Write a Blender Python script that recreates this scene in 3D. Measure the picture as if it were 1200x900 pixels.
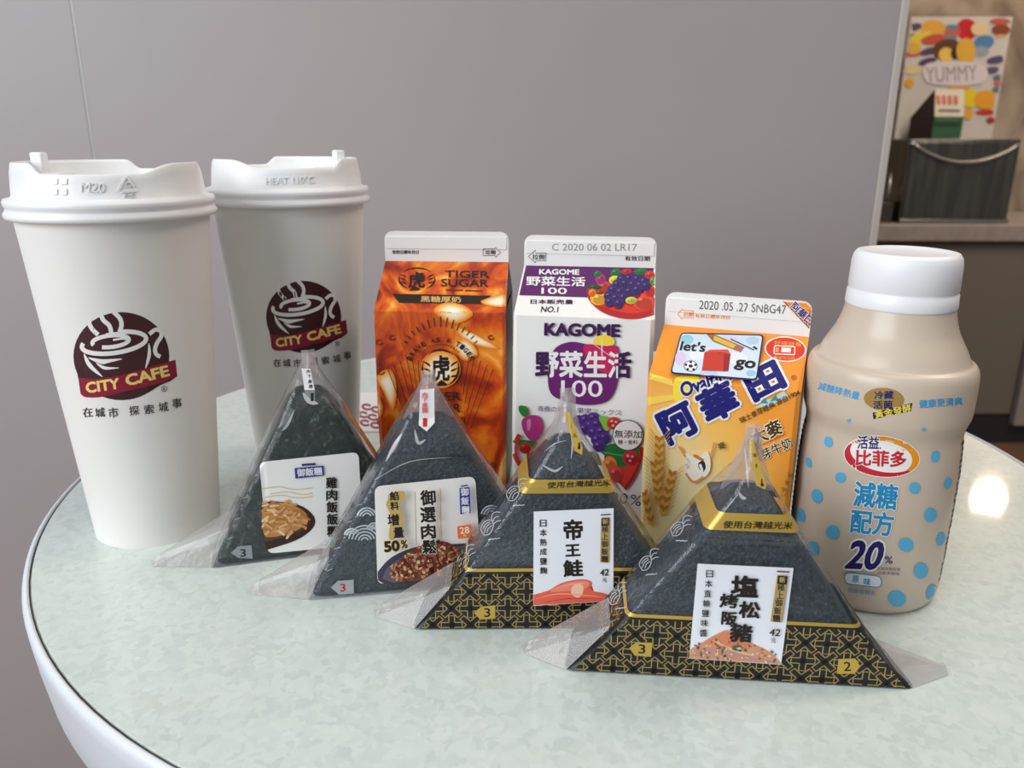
import bpy, bmesh, math, random
from mathutils import Vector, Matrix
from mathutils.bvhtree import BVHTree

for o in list(bpy.data.objects): bpy.data.objects.remove(o, do_unlink=True)
SC = bpy.context.scene
COL = SC.collection
random.seed(7)
R = math.radians

# ------------------------------------------------------------------ camera, world, lights, exposure
# Working units are millimetres on the table plane: origin under the camera, +Y into the room, z = 0 is the table top.
TZ = 750.0                                   # table top above the floor
F_PX, PITCH, ROLL, CAM_H = 925.0, R(17.2), R(-0.15), 200.8
cam_data = bpy.data.cameras.new('camera'); cam = bpy.data.objects.new('camera', cam_data); COL.objects.link(cam)
cam.location = (0, 0, (CAM_H + TZ) * .001)
cam.rotation_euler = (Matrix.Rotation(math.pi / 2 - PITCH, 3, 'X') @ Matrix.Rotation(-ROLL, 3, 'Z')).to_euler()
cam_data.sensor_width = 36; cam_data.lens = F_PX / 1200 * 36; cam_data.clip_start = .01
cam_data.dof.use_dof = True; cam_data.dof.focus_distance = .345; cam_data.dof.aperture_fstop = 14.0
SC.camera = cam

w = bpy.data.worlds.new('world'); SC.world = w; w.use_nodes = True
w.node_tree.nodes['Background'].inputs[0].default_value = (.80, .84, .90, 1)
w.node_tree.nodes['Background'].inputs[1].default_value = .27

def area(name, loc, target, sx, sy, power, col):
    d = bpy.data.lights.new(name, 'AREA'); d.shape = 'RECTANGLE'; d.size = sx; d.size_y = sy; d.energy = power; d.color = col
    o = bpy.data.objects.new(name, d); COL.objects.link(o); o.location = loc
    o.rotation_euler = (Vector(target) - Vector(loc)).to_track_quat('-Z', 'Y').to_euler()
    return o
area('window_daylight', (-1.55, -.95, 1.6), (0, .45, .8), 1.7, 1.5, 50, (.90, .95, 1.0))
area('shop_ceiling_light', (.4, .1, 2.6), (.2, .5, .75), 1.6, 1.2, 12, (1.0, .93, .84))

area('counter_fill_light', (1.55, .95, 2.6), (1.5, 2.42, .45), .9, .9, 30, (1.0, .86, .70))  # unseen fill light, added to brighten the dark counter front
SC.view_settings.view_transform = 'Standard'; SC.view_settings.look = 'None'
SC.view_settings.gamma = 1; SC.view_settings.use_curve_mapping = False
SC.view_settings.exposure = 0.0

# ------------------------------------------------------------------ materials
def lin(c):
    c /= 255.0
    return c / 12.92 if c <= .04045 else ((c + .055) / 1.055) ** 2.4
def rgb(c): return (lin(c[0]), lin(c[1]), lin(c[2]), 1)
MATS = {}
def mat(c, rough=.5, metal=0.0, spec=.5, coat=0.0):
    k = (tuple(c), rough, metal, spec, coat)
    if k in MATS: return MATS[k]
    m = bpy.data.materials.new('surface'); m.use_nodes = True
    b = m.node_tree.nodes['Principled BSDF']
    b.inputs['Base Color'].default_value = rgb(c); b.inputs['Roughness'].default_value = rough
    b.inputs['Metallic'].default_value = metal; b.inputs['Specular IOR Level'].default_value = spec
    b.inputs['Coat Weight'].default_value = coat
    MATS[k] = m; return m
def ink(c): return mat(c, .5, 0, .35)

def noise_mat(name, stops, scale=40, detail=6, rough=.5, dist=0.0, bump=0.0, bscale=None, spec=.5, stretch=(1, 1, 1), metal=0.0, coat=0.0, coat_rough=.1):
    m = bpy.data.materials.new(name); m.use_nodes = True; n = m.node_tree.nodes; l = m.node_tree.links
    b = n['Principled BSDF']; tc = n.new('ShaderNodeTexCoord'); mp = n.new('ShaderNodeMapping')
    mp.inputs['Scale'].default_value = stretch; l.new(tc.outputs['Object'], mp.inputs[0])
    t = n.new('ShaderNodeTexNoise'); t.inputs['Scale'].default_value = scale; t.inputs['Detail'].default_value = detail
    t.inputs['Distortion'].default_value = dist; l.new(mp.outputs[0], t.inputs['Vector'])
    r = n.new('ShaderNodeValToRGB'); e = r.color_ramp.elements
    while len(e) < len(stops): e.new(.5)
    for i, (p, c) in enumerate(stops): e[i].position = p; e[i].color = rgb(c)
    l.new(t.outputs['Fac'], r.inputs[0]); l.new(r.outputs[0], b.inputs['Base Color'])
    b.inputs['Roughness'].default_value = rough; b.inputs['Specular IOR Level'].default_value = spec; b.inputs['Metallic'].default_value = metal
    b.inputs['Coat Weight'].default_value = coat; b.inputs['Coat Roughness'].default_value = coat_rough
    if bump:
        t2 = n.new('ShaderNodeTexNoise'); t2.inputs['Scale'].default_value = bscale or scale; t2.inputs['Detail'].default_value = 5
        l.new(tc.outputs['Object'], t2.inputs['Vector'])
        bp = n.new('ShaderNodeBump'); bp.inputs['Strength'].default_value = bump; bp.inputs['Distance'].default_value = .002
        l.new(t2.outputs['Fac'], bp.inputs['Height']); l.new(bp.outputs[0], b.inputs['Normal'])
    return m

def film_mat(name, haze, tint=(200, 210, 218)):
    # clear crinkled plastic: see-through, a little milky, glossy by Fresnel
    m = bpy.data.materials.new(name); m.use_nodes = True; n = m.node_tree.nodes; l = m.node_tree.links
    for x in list(n): n.remove(x)
    out = n.new('ShaderNodeOutputMaterial'); tr = n.new('ShaderNodeBsdfTransparent'); df = n.new('ShaderNodeBsdfDiffuse'); gl = n.new('ShaderNodeBsdfGlossy')
    tr.inputs[0].default_value = (.96, .96, .97, 1); df.inputs[0].default_value = rgb(tint); gl.inputs['Roughness'].default_value = .16
    tc = n.new('ShaderNodeTexCoord'); t = n.new('ShaderNodeTexNoise'); t.inputs['Scale'].default_value = 55; t.inputs['Detail'].default_value = 3; t.inputs['Distortion'].default_value = 1.2
    l.new(tc.outputs['Object'], t.inputs['Vector'])
    bp = n.new('ShaderNodeBump'); bp.inputs['Strength'].default_value = .35; bp.inputs['Distance'].default_value = .004
    l.new(t.outputs['Fac'], bp.inputs['Height'])
    fr = n.new('ShaderNodeFresnel'); gi = n.new('ShaderNodeNewGeometry'); mx = n.new('ShaderNodeMix'); mx.inputs[2].default_value = 1.45; mx.inputs[3].default_value = 1 / 1.45
    l.new(gi.outputs['Backfacing'], mx.inputs[0]); l.new(mx.outputs[0], fr.inputs['IOR'])      # same reflectance from both sides of the thin sheet
    l.new(bp.outputs[0], fr.inputs['Normal']); l.new(bp.outputs[0], gl.inputs['Normal'])
    m1 = n.new('ShaderNodeMixShader'); m1.inputs[0].default_value = haze; l.new(tr.outputs[0], m1.inputs[1]); l.new(df.outputs[0], m1.inputs[2])
    m2 = n.new('ShaderNodeMixShader'); l.new(fr.outputs[0], m2.inputs[0]); l.new(m1.outputs[0], m2.inputs[1]); l.new(gl.outputs[0], m2.inputs[2])
    l.new(m2.outputs[0], out.inputs[0])
    return m

# ------------------------------------------------------------------ geometry helpers (millimetres in, metres out)
def W(p): return Vector((p[0] * .001, p[1] * .001, (p[2] + TZ) * .001))
class Root:
    pass
def thing(name, label, cat, loc=(0, 0, 0), yaw=0.0, group=None):
    o = bpy.data.objects.new(name, None); COL.objects.link(o); o.empty_display_size = .02
    o.location = W(loc); o.rotation_euler = (0, 0, -yaw)
    o['label'] = label; o['category'] = cat
    if group: o['group'] = group
    r = Root(); r.o = o; r.M = Matrix.Translation(Vector(loc)) @ Matrix.Rotation(-yaw, 4, 'Z'); r.Mi = r.M.inverted()
    return r
def mk(name, vs, fs, mats, parent=None, mi=None, smooth=False, bevel=0, label=None, angle=None):
    me = bpy.data.meshes.new(name)
    off = 0 if parent is not None else TZ
    me.from_pydata([(v[0] * .001, v[1] * .001, (v[2] + off) * .001) for v in vs], [], fs)
    if not isinstance(mats, (list, tuple)): mats = [mats]
    for m in mats: me.materials.append(m)
    if mi: me.polygons.foreach_set('material_index', mi)
    me.validate(); me.update()
    o = bpy.data.objects.new(name, me); COL.objects.link(o)
    if parent is not None: o.parent = parent.o if isinstance(parent, Root) else parent
    if smooth:
        me.polygons.foreach_set('use_smooth', [True] * len(me.polygons))
        if angle: me.set_sharp_from_angle(angle=R(angle))
    if bevel:
        b = o.modifiers.new('bevel', 'BEVEL'); b.width = bevel * .001; b.segments = 3; b.limit_method = 'ANGLE'; b.angle_limit = R(40)
        me.polygons.foreach_set('use_smooth', [True] * len(me.polygons)); me.set_sharp_from_angle(angle=R(50))
    if label: o['label'] = label
    return o
def box(x0, x1, y0, y1, z0, z1):
    v = [(x0, y0, z0), (x1, y0, z0), (x1, y1, z0), (x0, y1, z0), (x0, y0, z1), (x1, y0, z1), (x1, y1, z1), (x0, y1, z1)]
    f = [(0, 3, 2, 1), (4, 5, 6, 7), (0, 1, 5, 4), (1, 2, 6, 5), (2, 3, 7, 6), (3, 0, 4, 7)]
    return v, f
def join(*parts):
    V, Fc = [], []
    for v, f in parts:
        b = len(V); V += list(v); Fc += [tuple(i + b for i in t) for t in f]
    return V, Fc
def revolve(prof, seg=96, c=(0, 0), cap0=True, cap1=True, rf=None):
    V, Fc = [], []
    for i, (r, z) in enumerate(prof):
        for k in range(seg):
            a = 2 * math.pi * k / seg; zz = z; rr = r
            if rf: rr, zz = rf(i, r, z, a)
            V.append((c[0] + rr * math.cos(a), c[1] + rr * math.sin(a), zz))
    for i in range(len(prof) - 1):
        for k in range(seg):
            k2 = (k + 1) % seg; Fc.append((i * seg + k, i * seg + k2, (i + 1) * seg + k2, (i + 1) * seg + k))
    if cap0: Fc.append(tuple(range(seg))[::-1])
    if cap1: Fc.append(tuple(range((len(prof) - 1) * seg, len(prof) * seg)))
    return V, Fc
def tube(pts, r, seg=8):
    V, Fc = [], []; P = [Vector(p) for p in pts]
    for i, p in enumerate(P):
        d = (P[min(i + 1, len(P) - 1)] - P[max(i - 1, 0)]).normalized()
        a = d.cross(Vector((0, 0, 1)) if abs(d.z) < .9 else Vector((1, 0, 0))).normalized(); b = d.cross(a)
        rr = r[i] if isinstance(r, (list, tuple)) else r
        V += [tuple(p + a * rr * math.cos(2 * math.pi * k / seg) + b * rr * math.sin(2 * math.pi * k / seg)) for k in range(seg)]
    for i in range(len(P) - 1):
        for k in range(seg): Fc.append((i * seg + k, i * seg + (k + 1) % seg, (i + 1) * seg + (k + 1) % seg, (i + 1) * seg + k))
    Fc += [tuple(range(seg))[::-1], tuple(range((len(P) - 1) * seg, len(P) * seg))]
    return V, Fc
def structure(o): o['kind'] = 'structure'; return o
def tag(o, label, cat, group=None):
    o['label'] = label; o['category'] = cat
    if group: o['group'] = group
    return o

# pixel of the 1200x900 photograph -> viewing ray
CAMP = Vector((0, 0, CAM_H))
def ray(px, py):
    cp, sp, cr, sr = math.cos(PITCH), math.sin(PITCH), math.cos(ROLL), math.sin(ROLL)
    A, B = px - 600, 450 - py
    a = cr * A + sr * B; b = -sr * A + cr * B
    return Vector((a / F_PX, cp + b / F_PX * sp, -sp + b / F_PX * cp))
def at(px, py, Y): d = ray(px, py); return CAMP + d * (Y / d.y)
def ground(px, py, z=0.0): d = ray(px, py); return CAMP + d * ((z - CAM_H) / d.z)

# ------------------------------------------------------------------ flat print laid onto the real surfaces
_font = {}
def glyphs(s, bold, res=3):
    k = (s, round(bold, 4), res)
    if k in _font: return _font[k]
    c = bpy.data.curves.new('lettering', 'FONT'); c.body = s; c.offset = bold; c.resolution_u = res
    o = bpy.data.objects.new('lettering', c); COL.objects.link(o)
    dg = bpy.context.evaluated_depsgraph_get(); me = bpy.data.meshes.new_from_object(o.evaluated_get(dg))
    V = [(v.co.x, v.co.y) for v in me.vertices]; Fc = [tuple(p.vertices) for p in me.polygons]
    bpy.data.objects.remove(o); bpy.data.curves.remove(c); bpy.data.meshes.remove(me)
    _font[k] = (V, Fc); return V, Fc

def rounded(pts, r, n=4):
    out = []; N = len(pts)
    for i in range(N):
        p = Vector(pts[i]); a = Vector(pts[i - 1]) - p; b = Vector(pts[(i + 1) % N]) - p
        ra = min(r, a.length / 2.01); rb = min(r, b.length / 2.01); s = p + a.normalized() * ra; e = p + b.normalized() * rb
        for k in range(n + 1):
            t = k / n; out.append(tuple(s * (1 - t) ** 2 + p * 2 * t * (1 - t) + e * t * t))
    return out
def smooth_pts(pts, n=5, closed=False):
    P = [Vector(p) for p in pts]; out = []; N = len(P)
    for i in range(N if closed else N - 1):
        if closed: p0, p1, p2, p3 = P[i - 1], P[i], P[(i + 1) % N], P[(i + 2) % N]
        else: p0, p1, p2, p3 = P[max(i - 1, 0)], P[i], P[i + 1], P[min(i + 2, N - 1)]
        for k in range(n):
            t = k / n
            out.append(tuple(.5 * (2 * p1 + (p2 - p0) * t + (2 * p0 - 5 * p1 + 4 * p2 - p3) * t * t + (3 * p1 - p0 - 3 * p2 + p3) * t ** 3)))
    if not closed: out.append(tuple(P[-1]))
    return out

class Print:
    """2-D shapes in photo pixels (or in any 2-D frame given by mapf), cast onto the surface they are printed on."""
    def __init__(s, root, objs=None, mapf=None, curved=0.0):
        s.root = root; s.mapf = mapf; s.curved = curved; s.T = (0, 0, 1, 1); s.items = []; s.extra = None; s.base = .07; s.step = .008; s.n = 0
        if objs:
            V, Fc = [], []
            for o in objs:
                b = len(V); V += [root.M @ (v.co * 1000) for v in o.data.vertices]; Fc += [tuple(i + b for i in p.vertices) for p in o.data.polygons]
            s.bvh = BVHTree.FromPolygons(V, Fc)
    def frame(s, ox, oy, sx, sy=None): s.T = (ox, oy, sx, sy or sx); return s
    def tp(s, p):
        q = (s.T[0] + p[0] / s.T[2], s.T[1] + p[1] / s.T[3])
        return s.extra(q) if s.extra else q
    def add(s, V, Fc, c, clip=None, thick=0):
        s.n += s.step; s.items.append(([s.tp(v) for v in V], Fc, c if not isinstance(c, tuple) else ink(c), s.n, [(s.tp(a), s.tp(b)) for a, b in clip] if clip else None, thick))
    def poly(s, pts, c, clip=None): s.add(pts, [tuple(range(len(pts)))], c, clip)
    def blob(s, pts, c, n=4, clip=None): s.poly(smooth_pts(pts, n, True), c, clip)
    def ell(s, x, y, rx, ry, c, rot=0, n=24, clip=None):
        cr, sr = math.cos(R(rot)), math.sin(R(rot))
        s.poly([(x + rx * math.cos(t) * cr - ry * math.sin(t) * sr, y + rx * math.cos(t) * sr + ry * math.sin(t) * cr) for t in [2 * math.pi * k / n for k in range(n)]], c, clip)
    def stroke(s, pts, wd, c, sm=0, closed=False, taper=False, clip=None):
        if sm: pts = smooth_pts(pts, sm, closed)
        N = len(pts); V = []; Fc = []
        for i in range(N):
            a = Vector(pts[i - 1] if (i or closed) else pts[i]); b = Vector(pts[(i + 1) % N] if (i < N - 1 or closed) else pts[i])
            d = b - a; d = d.normalized() if d.length else Vector((1, 0)); k = wd / 2
            if taper: k *= max(.12, math.sin(math.pi * (i + .3) / (N - .4)))
            V += [(pts[i][0] - d.y * k, pts[i][1] + d.x * k), (pts[i][0] + d.y * k, pts[i][1] - d.x * k)]
        for i in range(N if closed else N - 1):
            j = (i + 1) % N; Fc.append((2 * i, 2 * i + 1, 2 * j + 1, 2 * j))
        s.add(V, Fc, c, clip)
    def arc(s, x, y, rx, ry, a0, a1, wd, c, rot=0, n=20, taper=False):
        cr, sr = math.cos(R(rot)), math.sin(R(rot))
        s.stroke([(x + rx * math.cos(t) * cr - ry * math.sin(t) * sr, y + rx * math.cos(t) * sr + ry * math.sin(t) * cr) for t in [R(a0 + (a1 - a0) * k / n) for k in range(n + 1)]], wd, c, taper=taper)
    def text(s, t, x0, y0, x1, y1, h, c, bold=.012, halo=None, hc=None, shear=0, clip=None, thick=0, ref=None):
        V0, _ = glyphs(ref or t, 0); xs = [v[0] for v in V0]; ys = [v[1] for v in V0]
        bold = max(0, bold); ax, bx, ay, by = min(xs) - bold, max(xs) + bold, min(ys) - bold, max(ys) + bold
        d = Vector((x1 - x0, y1 - y0)); L = d.length; n = Vector((d.y, -d.x)) / L * h      # up in a y-down frame
        def put(bd, col):
            V, Fc = glyphs(t, 0)
            k = 1 if bd <= .004 else (6 if bd < .03 else 10)
            for i in range(k):
                ox, oy = (0, 0) if k == 1 else (bd * math.cos(2 * math.pi * i / k), bd * math.sin(2 * math.pi * i / k))
                out = []
                for v in V:
                    u = (v[0] + ox - ax) / (bx - ax); q = (v[1] + oy - ay) / (by - ay) - .5
                    p = Vector((x0, y0)) + d * u + n * q + d / L * shear * h * q
                    out.append((p.x, p.y))
                if i: s.n -= s.step * .6
                s.add(out, Fc, col, clip, thick)
        if halo: put(bold + halo, hc)
        put(bold, c)
    def col(s, t, x0, y0, x1, y1, size, c, bold=.012, halo=None, hc=None, aspect=1.0):
        for i, ch in enumerate(t):
            k = i / max(1, len(t) - 1); x = x0 + (x1 - x0) * k; y = y0 + (y1 - y0) * k
            if ch != ' ': s.text(ch, x - size / 2 * aspect, y, x + size / 2 * aspect, y, size, c, bold, halo, hc)
    def build(s, name, parent, label=None):
        if not s.items: return None
        V, Fc, mi, mats = [], [], [], []
        dead = set()
        for pts, faces, m, layer, clip, thick in s.items:
            bm = bmesh.new(); bv = [bm.verts.new((p[0], p[1], 0)) for p in pts]
            for f in faces:
                try: bm.faces.new([bv[i] for i in f])
                except ValueError: pass
            if clip:
                for a, b in clip:     # keep what lies to the right of a -> b (y down)
                    n = Vector((-(b[1] - a[1]), b[0] - a[0], 0))
                    bmesh.ops.bisect_plane(bm, geom=bm.verts[:] + bm.edges[:] + bm.faces[:], plane_co=(a[0], a[1], 0), plane_no=n, clear_inner=True)
            bmesh.ops.triangulate(bm, faces=bm.faces[:])
            if s.curved:
                for _ in range(7):
                    E = [e for e in bm.edges if e.calc_length() > s.curved]
                    if not E: break
                    bmesh.ops.subdivide_edges(bm, edges=E, cuts=1); bmesh.ops.triangulate(bm, faces=bm.faces[:])
            if thick:
                r = bmesh.ops.extrude_face_region(bm, geom=bm.faces[:])
                for g in r['geom']:
                    if isinstance(g, bmesh.types.BMVert): g.co.z = 1
            if m not in mats: mats.append(m)
            k = mats.index(m); idx = {}
            bm.verts.index_update(); bm.verts.ensure_lookup_table()
            for v in bm.verts:
                off = (thick * v.co.z) if thick else s.base + layer
                if s.mapf: p = s.mapf(v.co.x, v.co.y, off)
                else:
                    d = ray(v.co.x, v.co.y).normalized(); hit = s.bvh.ray_cast(CAMP, d)
                    if hit[0] is None: continue
                    p = s.root.Mi @ (hit[0] - d * off)
                idx[v.index] = len(V); V.append(tuple(p))
            for f in bm.faces:
                if all(v.index in idx for v in f.verts):
                    q = [idx[v.index] for v in f.verts]
                    Fc.append(tuple(q)); mi.append(k)
            bm.free()
        s.items = []
        return mk(name, V, Fc, mats, parent, mi, label=label)

# ------------------------------------------------------------------ the room
M_wall = noise_mat('wall_panel', [(.3, (160, 151, 151)), (.7, (165, 156, 156))], scale=3, detail=4, rough=.45, bump=.02, bscale=300, spec=.4)
M_trim = mat((188, 180, 172), .4)
YW = 850.0
wr = at(1047, 140, YW).x; ws = at(97, 95, YW).x
wall = structure(mk('wall_back', *box(-1400, wr - 9, YW + 6, YW + 40, -TZ, 1500), mat((90, 88, 88))))
mk('panel', *box(ws + 1.2, wr - 8, YW, YW + 5.9, 0, TZ + 1500), M_wall, wall, bevel=.8)
mk('panel', *box(-1400, ws - 1.2, YW, YW + 5.9, 0, TZ + 1500), M_wall, wall, bevel=.8)
mk('seam_bead', *tube([(ws, YW + 2, 1), (ws, YW + 2, TZ + 1490)], 1.9), mat((196, 194, 192), .4), wall, smooth=True)
structure(mk('trim_1', *box(wr - 8, wr, YW - 2, YW + 42, -TZ, 1500), M_trim, bevel=1.2))
structure(mk('floor', *box(-2600, 4200, -2200, 3400, -TZ - 30, -TZ), noise_mat('floor_tile', [(.35, (96, 66, 50)), (.65, (122, 88, 66))], scale=4, rough=.35)))

# ---- the service counter seen past the end of the wall
YC = 2420.0
M_marble = noise_mat('marble', [(.30, (104, 90, 76)), (.46, (150, 134, 116)), (.60, (168, 152, 134)), (.75, (178, 164, 146))], scale=2.6, detail=8, dist=1.4, rough=.25)
structure(mk('wall_side', *box(700, 4200, YC + 440, YC + 480, -TZ, 1500), M_marble))
ct = thing('service_counter', 'grey service counter with a pale worktop beyond the end of the wall', 'counter', (1500, YC, -TZ))
zt = at(1100, 262, YC).z + TZ; zk = at(1150, 487, YC).z + TZ
mk('cabinet', *box(-620, 700, 20, 430, zk, zt - 52), mat((112, 102, 90), .55), ct, bevel=2)
xe = at(1192, 460, YC).x - 1500
mk('cabinet_door', *box(-560, xe - 8, 4, 20, zk + 4, zt - 60), mat((116, 106, 94), .5), ct, bevel=2)
mk('side_panel', *box(xe, xe + 300, -14, 20, zk - 30, zt - 56), mat((150, 140, 134), .5), ct, bevel=2)
mk('plinth', *box(-600, 690, 10, 400, 0, zk), mat((38, 38, 40), .5), ct)
mk('worktop', *box(-640, 720, -22, 436, zt - 52, zt), noise_mat('worktop', [(.4, (150, 134, 124)), (.6, (160, 146, 136))], scale=30, rough=.35), ct, bevel=5)

M_steel = noise_mat('dark_steel', [(.4, (96, 92, 86)), (.6, (112, 108, 100))], scale=60, rough=.28, metal=.85, stretch=(1, 1, .08))
p0, p1 = at(1054, 255, YC + 10), at(1197, 165, YC + 10)
bw, bh = p1.x - p0.x, at(1120, 163, YC + 10).z - (zt - TZ)
bn = thing('steel_dispenser', 'dark steel dispenser box on the counter under a bright food poster', 'dispenser', ((p0.x + p1.x) / 2, YC + 10, zt - TZ))
mk('body', *box(-bw / 2, bw / 2, 0, 230, 0, bh), M_steel, bn, bevel=4)
mk('front_panel', *box(-bw / 2 + 6, bw / 2 - 6, -5, 0, 14, bh - 8), M_steel, bn, bevel=3)
mk('base_rail', *box(-bw / 2 - 2, bw / 2 + 2, -9, 0, 0, 13), mat((150, 146, 140), .3, .8), bn, bevel=2)
mk('curved_lip', *tube([(-bw / 2 + 10 + (bw - 20) * t, -7 - 10 * math.sin(math.pi * t), bh - 14 - 52 * math.sin(math.pi * t) ** .8) for t in [k / 24 for k in range(25)]], 5), mat((170, 166, 156), .3, .8), bn, smooth=True)
mk('bolt', *revolve([(9, -3), (9, 3), (5, 7)], 16, (-bw / 2 + 3, 0)), mat((190, 195, 205), .2, .9), bn, smooth=True).location = (0, -.008, bh * .001 - .014)

uh = thing('utensil_rack', 'small metal rack of upright utensils squeezed beside the steel dispenser', 'rack', (p0.x - 34, YC + 60, zt - TZ))
mk('tray', *box(-24, 22, -30, 40, 0, 60), mat((70, 62, 54), .4, .3), uh, bevel=3)
for i in range(4): mk('utensil', *tube([(-16 + i * 11, -16 + (i % 2) * 20, 20), (-18 + i * 12, -16 + (i % 2) * 20, 118 + 14 * (i % 3))], 3.2), mat((170, 166, 160), .25, .9), uh, smooth=True)

# poster board leaning on the marble behind the dispenser
YP = YC + 250
ps = thing('food_poster', 'bright poster board full of food pictures standing behind the steel dispenser', 'poster', (at(1115, 158, YP).x, YP, zt - TZ))
q = [ps.Mi @ at(x, y, YP) for x, y in ((1056, 158), (1169, 158), (1187, 20), (1066, 27))]
bt = [ps.Mi @ at(1056, 158, YP), ps.Mi @ at(1169, 158, YP)]
xl, xr_ = q[0].x, q[2].x
pb = mk('board', *box(xl - 20, xr_, 0, 8, 0, q[2].z), mat((205, 196, 186), .6), ps, bevel=1)
P = Print(ps, [pb]); P.step = .08; P.base = .6; P.frame(1020, 0, 5)
P.poly([(60, 106), (850, 106), (780, 800), (20, 800)], (192, 174, 158))
for x, y, rx, ry, c, r in [(255, 160, 40, 16, (88, 68, 92), -15), (245, 218, 36, 14, (88, 68, 92), -15), (370, 165, 60, 35, (226, 164, 62), 0), (290, 225, 62, 26, (228, 196, 70), -20),
                           (370, 232, 62, 22, (196, 78, 52), -10), (565, 172, 50, 46, (200, 30, 36), -20), (480, 190, 40, 20, (205, 90, 80), 0), (480, 160, 34, 12, (96, 130, 140), 0), (470, 232, 30, 22, (110, 130, 140), 0),
                           (665, 250, 50, 30, (84, 128, 172), -15), (650, 300, 36, 22, (150, 160, 170), 0), (765, 175, 44, 24, (140, 66, 36), 0), (760, 125, 50, 14, (190, 90, 70), 0), (765, 270, 44, 50, (224, 176, 90), 0),
                           (240, 318, 40, 10, (190, 64, 48), 0), (240, 285, 45, 26, (222, 170, 60), 0), (345, 300, 48, 15, (84, 66, 100), -15), (335, 360, 44, 15, (84, 66, 100), -15), (450, 290, 70, 44, (98, 56, 34), -10), (445, 322, 36, 32, (236, 192, 84), 0), (495, 315, 20, 24, (60, 36, 28), 0),
                           (560, 300, 46, 56, (226, 170, 60), 0), (740, 350, 48, 16, (88, 70, 110), -10), (712, 412, 34, 15, (96, 80, 110), -10), (228, 486, 22, 22, (226, 160, 40), 0), (245, 410, 46, 20, (220, 196, 140), 0),
                           (755, 455, 28, 14, (96, 120, 120), 0), (755, 487, 26, 12, (205, 100, 96), 0), (745, 524, 24, 12, (96, 120, 120), 0), (585, 575, 44, 40, (232, 200, 40), 0), (680, 585, 60, 40, (230, 160, 40), 0), (680, 658, 52, 11, (196, 52, 30), 0), (575, 668, 22, 24, (230, 164, 50), 0), (705, 705, 20, 14, (160, 60, 40), 0), (520, 512, 50, 18, (214, 160, 80), 0), (640, 170, 40, 30, (224, 200, 150), 0)]:
    P.ell(x, y, rx * 1.25, ry * 1.4, c, r, n=14)
P.blob([(320, 380), (480, 360), (640, 375), (690, 430), (640, 490), (470, 500), (330, 480)], (220, 206, 206))
P.text('YUMMY', 325, 440, 625, 425, 90, (150, 138, 140), 0)
P.build('picture', pb)
# triangular drink carton standing in front of the poster
gx0, gx1 = at(1092, 158, YC + 120).x, at(1126, 158, YC + 120).x
gz = zt - TZ + bh; gh = at(1110, 104, YC + 120).z - gz; gw = gx1 - gx0
gc = thing('display_carton', 'dark green and cream gable carton standing on top of the steel dispenser', 'carton', ((gx0 + gx1) / 2, YC + 120, gz))
vv = [(-gw / 2, 0, 0), (gw / 2, 0, 0), (gw / 2, 0, gh * .45), (gw / 2, 22, gh), (-gw / 2, 22, gh), (-gw / 2, 0, gh * .45), (-gw / 2 - 30, 90, 0), (gw / 2 - 20, 90, 0), (gw / 2 - 20, 90, gh * .45), (-gw / 2 - 30, 90, gh * .45)]
gb = mk('carton_body', vv, [(0, 1, 2, 5), (5, 2, 3, 4), (0, 5, 4, 9, 6), (1, 7, 8, 3, 2), (6, 9, 8, 7), (9, 4, 3, 8), (0, 6, 7, 1)], [mat((48, 92, 60), .6), mat((214, 200, 178), .6), mat((62, 44, 36), .6)], gc, mi=[0, 1, 2, 2, 2, 2, 2])
P = Print(gc, [gb]); P.step = .3; P.base = .5; P.frame(1050, 90, 12)
for i in range(4): P.stroke([(585 + i * 85, 265), (600 + i * 82, 385)], 52, (205, 84, 70)); P.stroke([(585 + i * 85, 300), (592 + i * 84, 350)], 12, (214, 160, 140))
P.stroke([(600, 470), (900, 475)], 28, (110, 98, 84))
P.stroke([(545, 665), (900, 670)], 20, (30, 66, 42)); P.stroke([(560, 600), (880, 605)], 30, (96, 116, 92))
P.build('carton_print', gb)

# pendant lamp over the counter; its reflection is the warm spot on the table
T = ground(1157, 590); dl = Vector((T.x, T.y, CAM_H)); k = (2600 - T.y) / T.y
L = Vector((T.x, T.y, 0)) + dl * k
lp = thing('pendant_lamp', 'warm pendant lamp hanging over the service counter', 'lamp', (L.x, L.y, L.z))
mk('shade', *revolve([(62, -2), (64, 0), (60, 60), (30, 95), (8, 100)], 40, cap0=False), mat((40, 38, 36), .4), lp, smooth=True)
em = bpy.data.materials.new('lamp_glow'); em.use_nodes = True
for x in list(em.node_tree.nodes): em.node_tree.nodes.remove(x)
eo = em.node_tree.nodes.new('ShaderNodeOutputMaterial'); ee = em.node_tree.nodes.new('ShaderNodeEmission'); ee.inputs[0].default_value = (1, .80, .55, 1); ee.inputs[1].default_value = 10
em.node_tree.links.new(ee.outputs[0], eo.inputs[0])
mk('bulb', *revolve([(33, 6), (32, -6), (22, -11), (4, -13)], 32), em, lp, smooth=True)
mk('cord', *tube([(0, 0, 98), (0, 0, 1500 - L.z)], 3), mat((30, 30, 30)), lp)
d = bpy.data.lights.new('pendant_light', 'SPOT'); d.energy = 12; d.color = (1, .80, .58); d.spot_size = R(150); d.shadow_soft_size = .05
o = bpy.data.objects.new('pendant_light', d); COL.objects.link(o); o.location = W((L.x, L.y, L.z - 20))

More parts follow.
